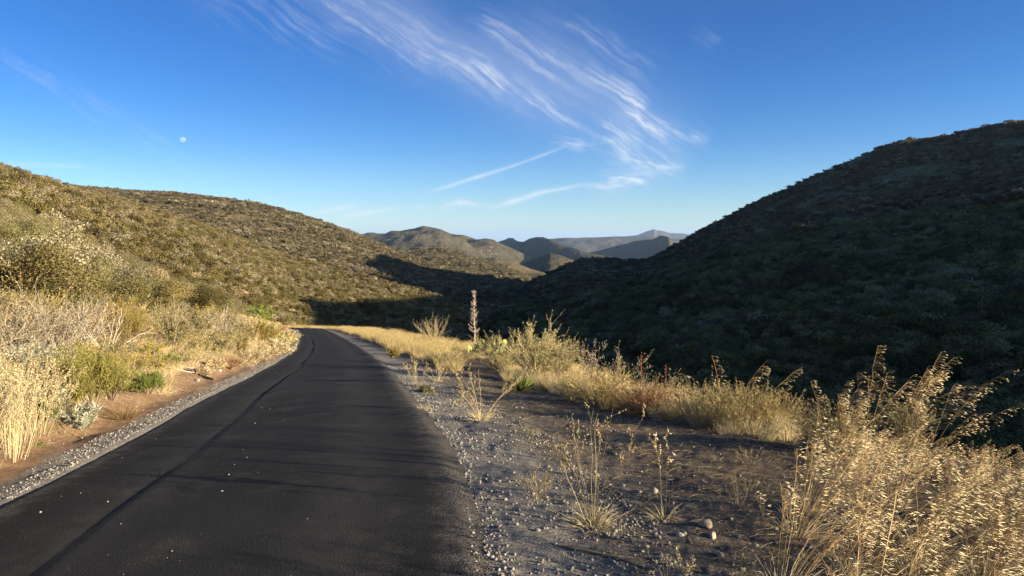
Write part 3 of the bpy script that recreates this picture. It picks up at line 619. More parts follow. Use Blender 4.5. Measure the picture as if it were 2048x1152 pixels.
def gn_scatter(name, pts, rotz, scl, idx, meshes, label=None, tilt=None):
    """a mass nobody could count: one object, its pieces placed on a cloud of points"""
    col_ = bpy.data.collections.new(name + '_pieces')
    for i, me in enumerate(meshes):
        o = bpy.data.objects.new('%s_%02d' % (name, i), me); col_.objects.link(o)
    me = bpy.data.meshes.new(name); n = len(pts)
    me.vertices.add(n); me.vertices.foreach_set('co', np.asarray(pts, np.float32).ravel())
    a = me.attributes.new('rot', 'FLOAT_VECTOR', 'POINT'); rv = np.zeros((n, 3), np.float32); rv[:, 2] = rotz
    if tilt is not None: rv[:, :2] = tilt
    a.data.foreach_set('vector', rv.ravel())
    a = me.attributes.new('scl', 'FLOAT_VECTOR', 'POINT'); a.data.foreach_set('vector', np.asarray(np.broadcast_to(np.asarray(scl, np.float32).reshape(n, -1), (n, 3)), np.float32).ravel())
    a = me.attributes.new('pick', 'INT', 'POINT'); a.data.foreach_set('value', np.asarray(idx, np.int32))
    o = obj(name, me); ng = bpy.data.node_groups.new(name, 'GeometryNodeTree')
    ng.interface.new_socket('Geometry', in_out='INPUT', socket_type='NodeSocketGeometry'); ng.interface.new_socket('Geometry', in_out='OUTPUT', socket_type='NodeSocketGeometry')
    N = ng.nodes.new; L = ng.links.new
    gi, go = N('NodeGroupInput'), N('NodeGroupOutput'); mp = N('GeometryNodeMeshToPoints'); ip = N('GeometryNodeInstanceOnPoints')
    ci = N('GeometryNodeCollectionInfo'); ci.inputs[0].default_value = col_; ci.inputs[1].default_value = True; ci.inputs[2].default_value = True
    def na(nm, ty): q = N('GeometryNodeInputNamedAttribute'); q.data_type = ty; q.inputs[0].default_value = nm; return q.outputs[0]
    L(gi.outputs[0], mp.inputs[0]); L(mp.outputs[0], ip.inputs['Points']); L(ci.outputs[0], ip.inputs['Instance']); ip.inputs['Pick Instance'].default_value = True
    L(na('pick', 'INT'), ip.inputs['Instance Index']); L(na('rot', 'FLOAT_VECTOR'), ip.inputs['Rotation']); L(na('scl', 'FLOAT_VECTOR'), ip.inputs['Scale'])
    L(ip.outputs[0], go.inputs[0])
    md = o.modifiers.new('scatter', 'NODES'); md.node_group = ng
    tag(o, kind='stuff')
    if label: o['label'] = label
    return o

def hill_points(V_, n, g, size, dens=None, slack=1.0, azlim=(-42, 42)):
    nr, na = V_.shape[:2]
    e1 = V_[1:, :-1] - V_[:-1, :-1]; e2 = V_[:-1, 1:] - V_[:-1, :-1]; ar = np.linalg.norm(np.cross(e1, e2), axis=-1)
    az_ = np.degrees(np.arctan2(V_[:-1, :-1, 0], V_[:-1, :-1, 1])); ar = ar * ((az_ > azlim[0]) & (az_ < azlim[1]))
    r = np.hypot(V_[..., 0], V_[..., 1]); te = (V_[..., 2] - CAMZ) / r; mx = np.maximum.accumulate(te, 0)
    vis = te[:-1, :-1] + slack / r[:-1, :-1] > mx[:-1, :-1] - 1e-6
    w = (ar * vis).ravel(); w /= w.sum()
    k = g.choice(len(w), n, p=w); i, j = np.unravel_index(k, ar.shape); a, b = g.random((2, n))[..., None]
    p = V_[i, j] * (1 - a) * (1 - b) + V_[i + 1, j] * a * (1 - b) + V_[i, j + 1] * (1 - a) * b + V_[i + 1, j + 1] * a * b
    if dens is not None: p = p[g.random(n) < dens(p)]
    return p
def in_frame(p, m=60):
    px = 1024 + FPX * p[:, 0] / np.maximum(p[:, 1], 1); return (px > -m) & (px < 2048 + m) & (p[:, 1] > 2)
def hillside(kind, V_, n, size, dens, seed, name, indiv, label, group, slack=2.0, pick=None, extra=None, nmesh=5):
    g = np.random.default_rng(seed); p = hill_points(V_, n, g, size, dens, slack)
    if extra is not None: p = np.vstack((p, extra))
    s = (size[0] + (size[1] * 1.35 - size[0]) * g.random(len(p)) ** 1.9) * (1 + .25 * fbm(p[:, 0] / 30, p[:, 1] / 30, seed, 2)); rz = g.random(len(p)) * 6.28; k = g.integers(0, nmesh, len(p))
    if kind == 'chap': gm = g.random(len(p)) < .2; k = np.where(gm, 5 + g.integers(0, 3, len(p)), k); meshes = CH['chap'] + CH['grey'] + CH['near']; k = np.where(np.hypot(p[:, 0], p[:, 1]) < 75, 8 + g.integers(0, 5, len(p)), k)
    else: meshes = CH[kind]
    p[:, 2] -= .08 * s
    big = np.zeros(len(p), bool); greys = (5, 6, 7, 10) if kind == 'chap' else ()
    if indiv:
        app = s / np.linalg.norm(p, axis=1) * in_frame(p); big[np.argsort(-app)[:indiv]] = True
        for q in np.flatnonzero(big):
            o = obj('hillside_shrub', meshes[k[q]], None, p[q], rz[q], (s[q], s[q], s[q] * g.uniform(.7, 1.0))); tag(o, label if k[q] not in greys else 'sparse grey leaved shrub among olive ones on the sunlit left hillside', 'shrub', group if k[q] not in greys else 'grey shrubs on the sunlit left hillside')
    sv = np.stack((s, s, s * g.uniform(.65, 1.0, len(p))), -1)
    gn_scatter(name, p[~big], rz[~big], sv[~big], k[~big], meshes)

def d_left(p):
    f = fbm(p[:, 0] / 14, p[:, 1] / 14, 93, 3); r = np.hypot(p[:, 0], p[:, 1]); low = sstep(150, 50, r)
    return np.clip(.95 - low * .42 - sstep(.0, .35, f) * (.3 + .5 * low), .04, 1)
gx = np.random.default_rng(5)
def near_pts(n, smin, smax, ymin, ymax, clear=0.0):
    y = ymin * (ymax / ymin) ** gx.random(n); y = gx.uniform(ymin, ymax, n); s = gx.uniform(smin, smax, n); x = xc(y) + s * wf(y) * np.sqrt(1 + np.interp(y, _ys, _dx) ** 2)
    return np.stack((x, y, ground_z(x, y)), -1)
lp = near_pts(1500, -40, -7, 14, 105); lp = lp[np.hypot(lp[:, 0], lp[:, 1]) > 18]
hillside('chap', LEFT, 32000, (.42, 1.25), d_left, 51, 'left_hill_brush', 150, 'rounded olive brown chaparral shrub on the sunlit left hillside', 'chaparral shrubs on the sunlit left hillside', extra=lp)
hillside('far', BEHIND, 32000, (.9, 2.2), lambda p: np.clip(.92 - sstep(.0, .32, fbm(p[:, 0] / 34, p[:, 1] / 20, 78, 4)) * .85, 0, 1), 52, 'second_hill_brush', 0, None, None, slack=3)
rp = near_pts(900, 10, 60, 6, 120); rr_ = np.hypot(rp[:, 0], rp[:, 1]); rp = rp[(rr_ < 130) & (rp[:, 2] + 3.2 < CAMZ - .30 * np.minimum(rr_, 45))]
hillside('green', SPUR, 20000, (.65, 2.1), lambda p: np.clip(1.0 - sstep(.1, .4, fbm(p[:, 0] / 22, p[:, 1] / 22, 79, 3)) * .55, 0, 1), 53, 'right_spur_brush', 150, 'dark green evergreen shrub on the shaded right slope across the canyon', 'evergreen shrubs on the shaded right slope', extra=rp)
hillside('far', RIGHT, 17000, (.7, 1.5), lambda p: np.clip(.95 - sstep(.05, .4, fbm(p[:, 0] / 25, p[:, 1] / 25, 80, 3)) * .8, 0, 1), 54, 'right_hill_brush', 0, None, None, slack=3)
hillside('far', KNOLL, 14000, (1.6, 3.4), None, 55, 'knoll_brush', 0, None, None, slack=4)

# tan outcrop stones on the sunlit nose of the left hill
def rock(seed, fl=.65, nu=10, nv=7):
    g = np.random.default_rng(seed); u = np.linspace(0, 2 * np.pi, nu, endpoint=False); v = np.linspace(0, np.pi, nv); Uu, Vv_ = np.meshgrid(u, v)
    V_ = np.stack((np.sin(Vv_) * np.cos(Uu), np.sin(Vv_) * np.sin(Uu), np.cos(Vv_)), -1).reshape(-1, 3)
    for q in rdir(g, 9): d_ = V_ @ q; c = g.uniform(.55, .85); V_ = V_ - np.clip(d_ - c, 0, None)[:, None] * q * .95
    V_ = V_ * np.array((1, g.uniform(.6, .9), fl)); i = np.arange(nu * nv).reshape(nv, nu); j = np.roll(i, -1, 1)
    return V_, np.stack((i[:-1], i[1:], j[1:], j[:-1]), -1).reshape(-1, 4)
ROCKS = [mesh('rock', [rock(i)], STONE) for i in range(6)]; WROCKS = [mesh('warm_rock', [rock(i + 20, .7)], WARMSTONE) for i in range(4)]
g = np.random.default_rng(61)
def on_loft(V_, px, py):
    dd = ray(px, py); az = math.atan2(dd[0], dd[1]); te = dd[2] / math.hypot(dd[0], dd[1])
    a = np.arctan2(V_[0, :, 0], V_[0, :, 1]); c = V_[:, int(np.argmin(abs(a - az)))]; e = (c[:, 2] - CAMZ) / np.hypot(c[:, 0], c[:, 1])
    return c[int(np.argmax(e >= te)) if (e >= te).any() else -1]
for i, (px, py) in enumerate([(742, 556), (752, 558), (760, 561), (768, 562), (776, 566), (786, 569), (860, 590), (853, 588), (690, 552), (602, 532)]):
    p = on_loft(LEFT, px, py); s = g.uniform(.5, 1.0)
    tag(obj('outcrop_boulder', WROCKS[i % 4], None, p + np.array((0, 0, .1)), g.random() * 6, s), 'pale tan boulder on the sunlit nose of the left hill', 'boulder', 'pale boulders on the left hill')
def outcrops(V_, n, lo, hi, thr, seed, label, group):
    gg = np.random.default_rng(seed); p = hill_points(V_, n * 12, gg, None, lambda q: (fbm(q[:, 0] / 26, q[:, 1] / 26, seed, 3) > thr) * 1.0, .5)[:n]; p = p[in_frame(p)]
    for i, q in enumerate(p):
        sz = lo + (hi - lo) * gg.random() ** 2
        tag(obj('outcrop_boulder', WROCKS[i % 4], None, q + np.array((0, 0, sz * .1)), gg.random() * 6, (sz, sz * gg.uniform(.6, 1.2), sz * gg.uniform(.5, .9))), label, 'boulder', group)
outcrops(LEFT, 70, .35, 1.1, .22, 701, 'tan boulder in a rocky patch among shrubs on the near left slope', 'boulders on the near left slope')
outcrops(BEHIND, 70, .8, 2.6, .25, 702, 'pinkish tan rock outcrop on the farther left hill', 'rock outcrops on the farther left hill')
# thin bleached stalks standing on the left hillside
for i, (px, py, top, lean, lab) in enumerate([(276, 606, 574, .25, 'slender leaning bleached dead stalk above the roadside shrubs'), (295, 610, 584, .05, 'pale dead stalk, taller left one of a close pair'),
        (301, 610, 583, -.02, 'pale dead stalk, right one of a close pair'), (214, 596, 575, .3, 'short tilted dead stalk above the golden shrubs'), (397, 578, 560, 0, 'dead flower stalk on a pale bare patch of left hill'),
        (367, 474, 463, 0, 'lone dead stalk high on the left hillside'), (353, 640, 590, -.1, 'thin twig stalk rising behind the olive shrub')]):
    x, y, z = hit(px, py) if py > 590 else on_loft(LEFT, px, py); h = (py - top) / FPX * y * 1.15; gg = np.random.default_rng(400 + i)
    S = stems(gg, 1, 6, h, .02, .0, (lean, 0), 0, .01, 0)
    b_ = branches(gg, S, 10, 3, h * .05, .9, .55, 1)
    plant('dead_stalk', lab, 'stalk', [('stem', mesh('stem', [tubes(S, np.linspace(.03, .016, 6)[None] * max(.6, y / 55), gg, 4)], M('greyleaf'))), ('stubs', mesh('stubs', [tubes(b_, .012, gg)], M('greyleaf')))], (x, y, z - .05))
p = on_loft(SPUR, 1715, 535); gg = np.random.default_rng(444); S = stems(gg, 1, 6, 3.6, .02, 0, (0, 0), 0, .01, 0)
plant('dead_stalk', 'tall pale flower stalk standing among the shaded right hillside shrubs', 'stalk', [('stem', mesh('stem', [tubes(S, np.linspace(.09, .05, 6)[None], gg, 4)], M('straw'))), ('stubs', mesh('stubs', [tubes(branches(gg, S, 14, 3, .25, .9, .5, 1), .03, gg)], M('straw')))], p)

# ------------------------------------------------------------------ roadside plants, left bank
def put(name, label, cat, px, py, top, wpx, fn, group=None, **kw):
    loc, h, w = at(px, py, top, wpx); return plant(name, label, cat, fn(abs(hash_(label + str(px))) % 99991, w, h, **kw), loc, group=group)
def hash_(s):
    v = 7
    for ch in s: v = (v * 131 + ord(ch)) % 1000003
    return v
B_ = put
B_('twiggy_shrub', 'tall grey twiggy shrub at the left edge of the bank', 'shrub', 25, 715, 560, 170, sp_leafy, mat='greyleaf', stem='dead', nlf=2600, L=.03, Wd=.014, nst=26, nbr=190)
B_('twiggy_shrub', 'grey straw twiggy shrub beside the golden shrub on the bank', 'shrub', 120, 705, 556, 160, sp_leafy, mat='greyleaf', stem='dead', nlf=2600, L=.03, Wd=.014, nst=26, nbr=190)
B_('twiggy_shrub', 'brownish twiggy shrub between grey shrub and dead branches', 'shrub', 172, 690, 575, 95, sp_leafy, mat='olive', stem='dead', nlf=1500, L=.026, Wd=.012, nst=20, nbr=140)
B_('golden_shrub', 'golden ochre shrub above the dead branches on the left bank', 'shrub', 225, 655, 581, 120, sp_broom, mat='ochre', tip='gold', n=620)
B_('broom_shrub', 'yellow green upright broom like shrub on the left bank', 'shrub', 262, 697, 603, 92, sp_broom, mat='ygreen', tip='ochre', n=760)
B_('dead_branch', 'bare grey dead branches leaning out beside the broom like shrub', 'branch', 215, 700, 595, 120, sp_leafy, mat='dead', stem='dead', nlf=60, nst=12, nbr=36, L=.02, thick=2.2)
B_('olive_shrub', 'dense dark olive shrub right of the broom like shrub', 'shrub', 343, 703, 606, 92, sp_leafy, mat='olive', nlf=3600, L=.042, Wd=.02, nst=22, nbr=200)
B_('olive_shrub', 'faded olive shrub behind the pale green shrub', 'shrub', 395, 668, 600, 90, sp_leafy, mat='olive', nlf=2600, L=.05, Wd=.025, nst=20, nbr=160)
B_('twiggy_shrub', 'bare grey twiggy shrub in the middle of the left bank', 'shrub', 445, 668, 604, 95, sp_leafy, mat='greyleaf', stem='dead', nlf=1600, L=.04, Wd=.018, nst=30, nbr=220, thick=1.6)
B_('round_bush', 'bright green rounded bush by the shaded bend', 'bush', 515, 640, 602, 56, sp_leafy, mat='bright', nlf=3200, L=.12, Wd=.07, nst=20, nbr=160)
B_('pale_shrub', 'pale green leafy shrub low on the left bank', 'shrub', 432, 707, 662, 78, sp_leafy, mat='paleg', nlf=2600, L=.045, Wd=.024, nst=20, nbr=150)
B_('pale_shrub', 'pale yellow green shrub crowding the road at the bend', 'shrub', 565, 692, 650, 62, sp_leafy, mat='paleg', nlf=2400, L=.08, Wd=.035, nst=22, nbr=160)
B_('olive_shrub', 'olive yellow shrub just left of the road bend', 'shrub', 522, 690, 630, 75, sp_broom, mat='ygreen', tip='straw', n=700, fine=.012)
B_('straw_shrub', 'pale straw coloured weed clump at the road edge before the bend', 'weed', 505, 722, 672, 80, sp_leafy, mat='straw', stem='straw', nlf=2200, L=.045, Wd=.015, nst=30, nbr=180)
B_('straw_shrub', 'bleached weed clump hanging over the gravel at the bend', 'weed', 555, 708, 666, 66, sp_leafy, mat='straw', stem='straw', nlf=2000, L=.06, Wd=.02, nst=30, nbr=160)
B_('straw_shrub', 'dry straw weeds under the bright green rounded bush', 'weed', 468, 690, 650, 80, sp_leafy, mat='paleg', stem='straw', nlf=1900, L=.05, Wd=.02, nst=26, nbr=160)
B_('straw_shrub', 'pale dry weeds between green tuft and pale green shrub', 'weed', 388, 728, 680, 56, sp_leafy, mat='paleg', stem='straw', nlf=1500, L=.03, Wd=.013, nst=24, nbr=120)
B_('red_shrub', 'reddish brown dried shrub beside the gravel strip', 'shrub', 455, 737, 700, 58, sp_leafy, mat='rust', stem='reddry', nlf=1500, L=.03, Wd=.012, nst=26, nbr=140)
B_('green_tuft', 'small vivid green tuft between straw weeds', 'plant', 346, 732, 697, 52, sp_broom, mat='bright', tip='green', n=320, fine=.005)
B_('yellow_shrub', 'small yellow shrub with a pale spike beside it', 'shrub', 266, 744, 690, 64, sp_leafy, mat='ygreen', stem='straw', nlf=1800, L=.022, Wd=.012, nst=26, nbr=140)
B_('sage_stalk', 'single silvery sage spike above the small yellow shrub', 'sage', 270, 735, 655, 20, sp_sage, n=3, pairs=14, L=.035, Wd=.012)
B_('sage_stalk', 'silver sage stalk beside the dense olive shrub', 'sage', 318, 728, 678, 20, sp_sage, n=3, pairs=12, L=.035, Wd=.012)
B_('green_bush', 'large fine leaved green bush behind the silver sage', 'bush', 180, 822, 682, 108, sp_broom, mat='green', tip='ygreen', n=1500, fine=.006)
B_('green_bush', 'green bush between the fine leaved bush and the gravel', 'bush', 222, 800, 715, 70, sp_broom, mat='green', tip='gold', n=800, fine=.005)
B_('green_bush', 'low bright green spreading bush on the edge of the dirt bank', 'bush', 295, 787, 733, 78, sp_broom, mat='bright', tip='green', n=800, fine=.005)
B_('silver_sage', 'low mound of silver white sage at the dirt edge', 'sage', 162, 856, 790, 78, sp_sage, n=34, pairs=9, L=.06, Wd=.016)
B_('silver_sage', 'tall silver sage stem behind the low sage mound', 'sage', 132, 830, 742, 36, sp_sage, n=5, pairs=13, L=.075, Wd=.018)
B_('green_tuft', 'bright green grassy tuft left of the silver sage', 'plant', 97, 840, 785, 70, sp_broom, mat='bright', tip='bright', n=560, fine=.0045)
B_('small_sprig', 'tiny green sprig on bare dirt by the gravel', 'plant', 76, 893, 878, 26, sp_leafy, mat='bright', nlf=120, nbr=18, nst=6, L=.02, Wd=.012)
B_('dry_tuft', 'orange brown dry grass tuft on the dirt bank', 'grass tuft', 248, 838, 790, 76, sp_tuft, mat='rust', n=420, wd=.003)
B_('dry_tuft', 'straw tuft on the dirt edge below the low green bush', 'grass tuft', 322, 790, 758, 70, sp_tuft, mat='straw', n=260, wd=.003)
B_('silver_shrub', 'pale silvery shrub at the photo edge behind straw weeds', 'shrub', 45, 752, 660, 130, sp_leafy, mat='silver', stem='straw', nlf=3000, L=.032, Wd=.014, nst=28, nbr=210)
B_('silver_shrub', 'pale silvery weeds beside the fine leaved green bush', 'shrub', 112, 745, 672, 70, sp_leafy, mat='silver', stem='straw', nlf=1500, L=.026, Wd=.012, nst=22, nbr=140)
for i, (px, py, top, w, lb) in enumerate([(18, 915, 690, 120, 'tall dry straw weed clump at the lower left edge'), (70, 868, 705, 90, 'straw weed clump left of the bright grassy tuft'), (-60, 960, 700, 160, 'straw weed clump cut off by the left edge'), (45, 890, 760, 90, 'short straw weeds at the dirt edge, lower left')]):
    B_('straw_weed', lb, 'weed', px, py, top, w, sp_weed, n=44, nbr=230, bits=1900, L=.022, r=.0026)
B_('reddish_stalk', 'thin reddish dry stalks standing at the far bend', 'stalk', 568, 664, 640, 14, sp_weed, mat='reddry', stem='reddry', n=7, nbr=14, bits=60, L=.05, r=.01)
B_('verge_bush', 'small dull green bush beyond the road at the bend', 'bush', 588, 656, 643, 24, sp_leafy, mat='paleg', nlf=900, L=.16, Wd=.08)
fill = [(150, 735, 670, 80, 'ygreen'), (205, 735, 665, 70, 'olive'), (310, 745, 700, 60, 'ygreen'), (365, 690, 640, 60, 'ygreen'), (420, 690, 640, 60, 'olive'), (60, 800, 700, 80, 'ygreen'), (225, 760, 700, 60, 'ygreen'), (300, 715, 670, 50, 'ygreen'), (480, 712, 670, 50, 'ygreen'), (540, 690, 655, 46, 'ygreen'), (480, 665, 622, 70, 'olive'), (495, 655, 618, 60, 'straw'),
        (545, 668, 640, 46, 'olive'), (350, 640, 590, 70, 'greyleaf'), (300, 650, 590, 80, 'olive'), (330, 668, 600, 70, 'olive'), (440, 655, 600, 70, 'olive'), (150, 660, 556, 90, 'olive'), (60, 660, 552, 90, 'ygreen'), (478, 690, 640, 50, 'olive'), (395, 705, 668, 46, 'olive'), (240, 720, 672, 50, 'olive'), (410, 640, 596, 60, 'ygreen'), (90, 640, 560, 90, 'ygreen'), (10, 650, 560, 90, 'olive'), (460, 640, 602, 60, 'olive'), (530, 665, 635, 50, 'straw'),
        (-70, 720, 560, 150, 'greyleaf'), (-90, 800, 640, 150, 'silver'), (255, 775, 735, 50, 'straw'), (405, 750, 725, 36, 'straw'), (430, 735, 712, 36, 'straw'), (490, 735, 706, 50, 'straw'), (530, 722, 695, 46, 'rust'), (30, 800, 715, 70, 'straw'), (580, 680, 655, 40, 'straw')]
CN = dict(straw='straw coloured', greyleaf='grey', olive='olive green', ygreen='yellow green', silver='silvery', rust='rust brown')
for i, (px, py, top, w, m_) in enumerate(fill):
    loc, h, w = at(px, py, top, w)
    plant('bank_weed', 'ragged %s roadside weed filling the bank between larger shrubs' % CN[m_], 'weed', sp_leafy(900 + i, w, h, mat=m_, stem='straw', nlf=1300, L=.022 + .0009 * loc[1], Wd=.010 + .0004 * loc[1], nst=24, nbr=120), loc, group='%s filler weeds on the left bank' % CN[m_])
# fallen wood
def fallen(px, py, ln, rz, rr, label, name, nb=0, seed=1, mat='dead'):
    g = np.random.default_rng(seed); x, y, z = hit(px, py); k = 9; t = np.linspace(-.5, .5, k)
    P = np.stack((t * ln, .04 * ln * np.sin(t * 5 + seed), 0 * t), -1); c, s = math.cos(rz), math.sin(rz)
    P = np.stack((P[:, 0] * c - P[:, 1] * s, P[:, 0] * s + P[:, 1] * c, P[:, 2]), -1)
    P[:, 2] = ground_z(P[:, 0] + x, P[:, 1] + y) - z + rr * .7
    pr = [('wood', mesh('wood', [tubes(P[None], (rr * np.linspace(1, .55, k))[None], g, 7)], M(mat), True))]
    if nb: pr.append(('twigs', mesh('twigs', [tubes(branches(g, P[None], nb, 4, ln * .35, .7, .1, .95), rr * .25, g, 4)], M(mat))))
    plant(name, label, 'branch', pr, (x, y, z))
fallen(407, 755, .62, -.55, .035, 'short weathered log lying at the gravel edge', 'fallen_log', 2, 2, 'twig')
fallen(374, 736, .60, .85, .02, 'grey broken branch on the bank above the log', 'fallen_branch', 8, 3)
fallen(366, 742, .5, .6, .015, 'thin bleached branch lying across the grey broken branch', 'fallen_branch', 6, 4)
fallen(352, 775, .55, -.3, .008, 'bleached twigs on the dirt by the gravel strip', 'fallen_twig', 14, 5)
fallen(140, 866, .4, -.6, .007, 'curved dark twig on the dirt below the silver sage', 'fallen_twig', 1, 6, 'twig')
fallen(1215, 1118, .55, -.5, .012, 'dark half buried stick in the gravel shoulder', 'fallen_stick', 0, 8, 'twig')

# ------------------------------------------------------------------ right verge
B_('yucca_stalk', 'tall dead yucca flower stalk with drooping side branches', 'yucca', 949, 713, 577, 20, lambda sd, w, h: sp_yucca_stalk(sd, h))
x, y, z = hit(965, 716); g = np.random.default_rng(77)
root = obj('prickly_pear_cactus', None, None, (x, y, z - .03), 0, 1.4); tag(root, 'pale green prickly pear cactus pads below the yucca stalk', 'cactus')
PADS = [mesh('pad', [pad_mesh(g)], M('cactus'), True) for i in range(3)]
for i in range(22):
    lv = 0 if i < 9 else (1 if i < 17 else 2); s = (.24, .21, .17)[lv] * g.uniform(.85, 1.15)
    o = obj('pad', PADS[i % 3], root, (g.uniform(-.38, .42), g.uniform(-.2, .2), (.0, .17, .34)[lv] * g.uniform(.85, 1.1)), g.random() * 3.1, s); o.rotation_euler = (g.normal() * .25, g.normal() * .45, g.random() * 3.1)
x, y, z = hit(1014, 716)
root = obj('prickly_pear_cactus', None, None, (x, y, z - .03), 0, 1.4); tag(root, 'small separate prickly pear beside the big pale shrub', 'cactus')
for i in range(5):
    o = obj('pad', PADS[i % 3], root, (g.uniform(-.12, .12), g.uniform(-.1, .1), .13 * (i // 2)), g.random() * 3, .2); o.rotation_euler = (g.normal() * .2, g.normal() * .4, g.random() * 3.1)
B_('feathery_shrub', 'pale feathery pointed shrub rising from the golden grass', 'shrub', 868, 690, 619, 52, sp_leafy, mat='greyleaf', stem='straw', nlf=1500, L=.045, Wd=.018, nst=18, nbr=150)
B_('pale_shrub', 'big pale leafy shrub right of the yucca stalk', 'shrub', 1010, 742, 650, 105, sp_leafy, mat='paleg', stem='straw', nlf=4200, L=.036, Wd=.018, nst=30, nbr=300)
B_('pale_shrub', 'tallest sunlit pale shrub on the canyon edge, open twigs on top', 'shrub', 1075, 758, 628, 112, sp_leafy, mat='paleg', stem='straw', nlf=4600, L=.034, Wd=.017, nst=32, nbr=320)
B_('pale_shrub', 'narrow pale shrub behind the yucca rosette', 'shrub', 1120, 762, 664, 62, sp_leafy, mat='paleg', stem='straw', nlf=2200, L=.032, Wd=.015, nst=24, nbr=200)
B_('dark_twig_shrub', 'dark twiggy seed stalks against the shade beside the pale shrub', 'shrub', 1165, 792, 674, 60, sp_weed, mat='dead', stem='twig', n=16, nbr=90, bits=500, L=.026, r=.003)
B_('leafy_shrub', 'open grey leaved shrub behind the yellow shrub', 'shrub', 1213, 800, 679, 82, sp_leafy, mat='greyleaf', stem='twig', nlf=1300, L=.03, Wd=.014, nst=16, nbr=120)
B_('leafy_shrub', 'sparse grey green shrub behind the rust coloured shrub', 'shrub', 1298, 812, 708, 92, sp_leafy, mat='greyleaf', stem='twig', nlf=1200, L=.028, Wd=.013, nst=18, nbr=120)
B_('yellow_shrub', 'yellow bushy shrub left of the rust coloured shrub', 'shrub', 1192, 812, 712, 92, sp_leafy, mat='buck', stem='straw', nlf=4200, L=.024, Wd=.009, nst=40, nbr=320)
B_('rust_shrub', 'dense rust brown rounded shrub on the verge', 'shrub', 1285, 828, 742, 122, sp_leafy, mat='rust', stem='reddry', nlf=5200, L=.021, Wd=.008, nst=46, nbr=420)
B_('yellow_shrub', 'low yellow weeds between pale shrub and yellow shrub', 'shrub', 1142, 800, 735, 70, sp_leafy, mat='gold', stem='straw', nlf=2200, L=.026, Wd=.009, nst=36, nbr=220)
B_('buckwheat_shrub', 'buckwheat shrub with bobble seed heads right of the rust shrub', 'shrub', 1402, 848, 752, 92, sp_buck, n=170, heads=110)
B_('buckwheat_shrub', 'broad yellow buckwheat shrub in the middle of the verge edge', 'shrub', 1475, 858, 757, 112, sp_buck, n=230, heads=170)
B_('buckwheat_shrub', 'yellow buckwheat shrub at the drop, seed heads leaning right', 'shrub', 1545, 852, 768, 82, sp_buck, n=170, heads=130)
B_('buckwheat_shrub', 'yellow buckwheat shrub among the wild oats left of the grey shrub', 'shrub', 1665, 900, 795, 110, sp_buck, n=200, heads=120)
B_('red_stalk', 'taller thin red brown stalk above the rust shrub', 'stalk', 1281, 825, 671, 8, sp_weed, mat='reddry', stem='reddry', n=1, nbr=0, bits=120, L=.02, r=.005)
B_('red_stalk', 'shorter thin red brown stalk right of the taller one', 'stalk', 1330, 828, 697, 8, sp_weed, mat='reddry', stem='reddry', n=1, nbr=0, bits=100, L=.02, r=.005)
B_('grey_shrub', 'large grey leaved shrub at the right edge behind wild oats', 'shrub', 1925, 905, 735, 250, sp_leafy, mat='greyleaf', stem='dead', nlf=6500, L=.03, Wd=.013, nst=46, nbr=480)
B_('grey_shrub', 'dull olive shrub tucked between oats and large grey shrub', 'shrub', 1805, 895, 775, 85, sp_leafy, mat='olive', stem='dead', nlf=2200, L=.026, Wd=.011, nst=26, nbr=200)
B_('yucca_rosette', 'green spiky yucca rosette on the gravel', 'yucca', 1040, 780, 735, 62, sp_rosette, n=130)
B_('branched_weed', 'open branching dry weed with arched stalks on the shoulder', 'weed', 962, 838, 705, 165, sp_weed, n=15, nbr=46, bits=330, L=.024, r=.0032, base=130, droop=.12)
B_('dry_weed', 'upright dry weed near the road below the golden grass', 'weed', 835, 772, 712, 42, sp_weed, n=16, nbr=40, bits=260, L=.03, r=.0035, base=90)
B_('dry_weed', 'spreading bleached weed right of the upright dry weed', 'weed', 874, 764, 712, 72, sp_weed, n=14, nbr=46, bits=260, L=.03, r=.0035, base=60)
B_('green_mat', 'dark green cushion plant on the gravel shoulder', 'plant', 852, 784, 767, 34, sp_broom, mat='olive', tip='olive', n=300, fine=.005)
B_('dry_tuft', 'small dry tuft at the asphalt edge', 'grass tuft', 845, 822, 800, 30, sp_tuft, mat='straw', n=160, wd=.004)
B_('dry_weed', 'tiny two pronged dry weed on the gravel', 'weed', 906, 812, 786, 28, sp_weed, n=6, nbr=10, bits=70, L=.02, r=.003)
B_('green_tuft', 'light green tuft at the road edge before the golden grass', 'plant', 788, 716, 692, 24, sp_broom, mat='ygreen', tip='green', n=320, fine=.008)
B_('olive_shrub', 'dark olive low shrub in shade below the golden grass', 'shrub', 880, 734, 690, 90, sp_leafy, mat='olive', nlf=2200, L=.03, Wd=.012, nst=30, nbr=180)
B_('olive_shrub', 'low olive shrub beside the prickly pear', 'shrub', 925, 728, 688, 46, sp_leafy, mat='olive', nlf=1500, L=.03, Wd=.012, nst=24, nbr=120)
B_('tall_weed', 'tall thin dry weed clump standing alone in front', 'weed', 1187, 1052, 775, 150, sp_weed, n=9, nbr=20, bits=210, L=.026, r=.0027, base=150)
B_('tall_weed', 'single upright dry oat stalk right of the tall weed clump', 'weed', 1328, 1035, 850, 26, sp_weed, n=2, nbr=8, bits=70, L=.026, r=.0026, base=90)
B_('small_weed', 'small yellowish weed on the gravel left of the tall weed', 'weed', 1075, 998, 925, 62, sp_weed, n=26, nbr=70, bits=330, L=.012, r=.0014, mat='buck', base=30)
B_('small_weed', 'little dry sprig behind the small yellowish weed', 'weed', 1195, 985, 942, 42, sp_weed, n=12, nbr=26, bits=150, L=.012, r=.0014)
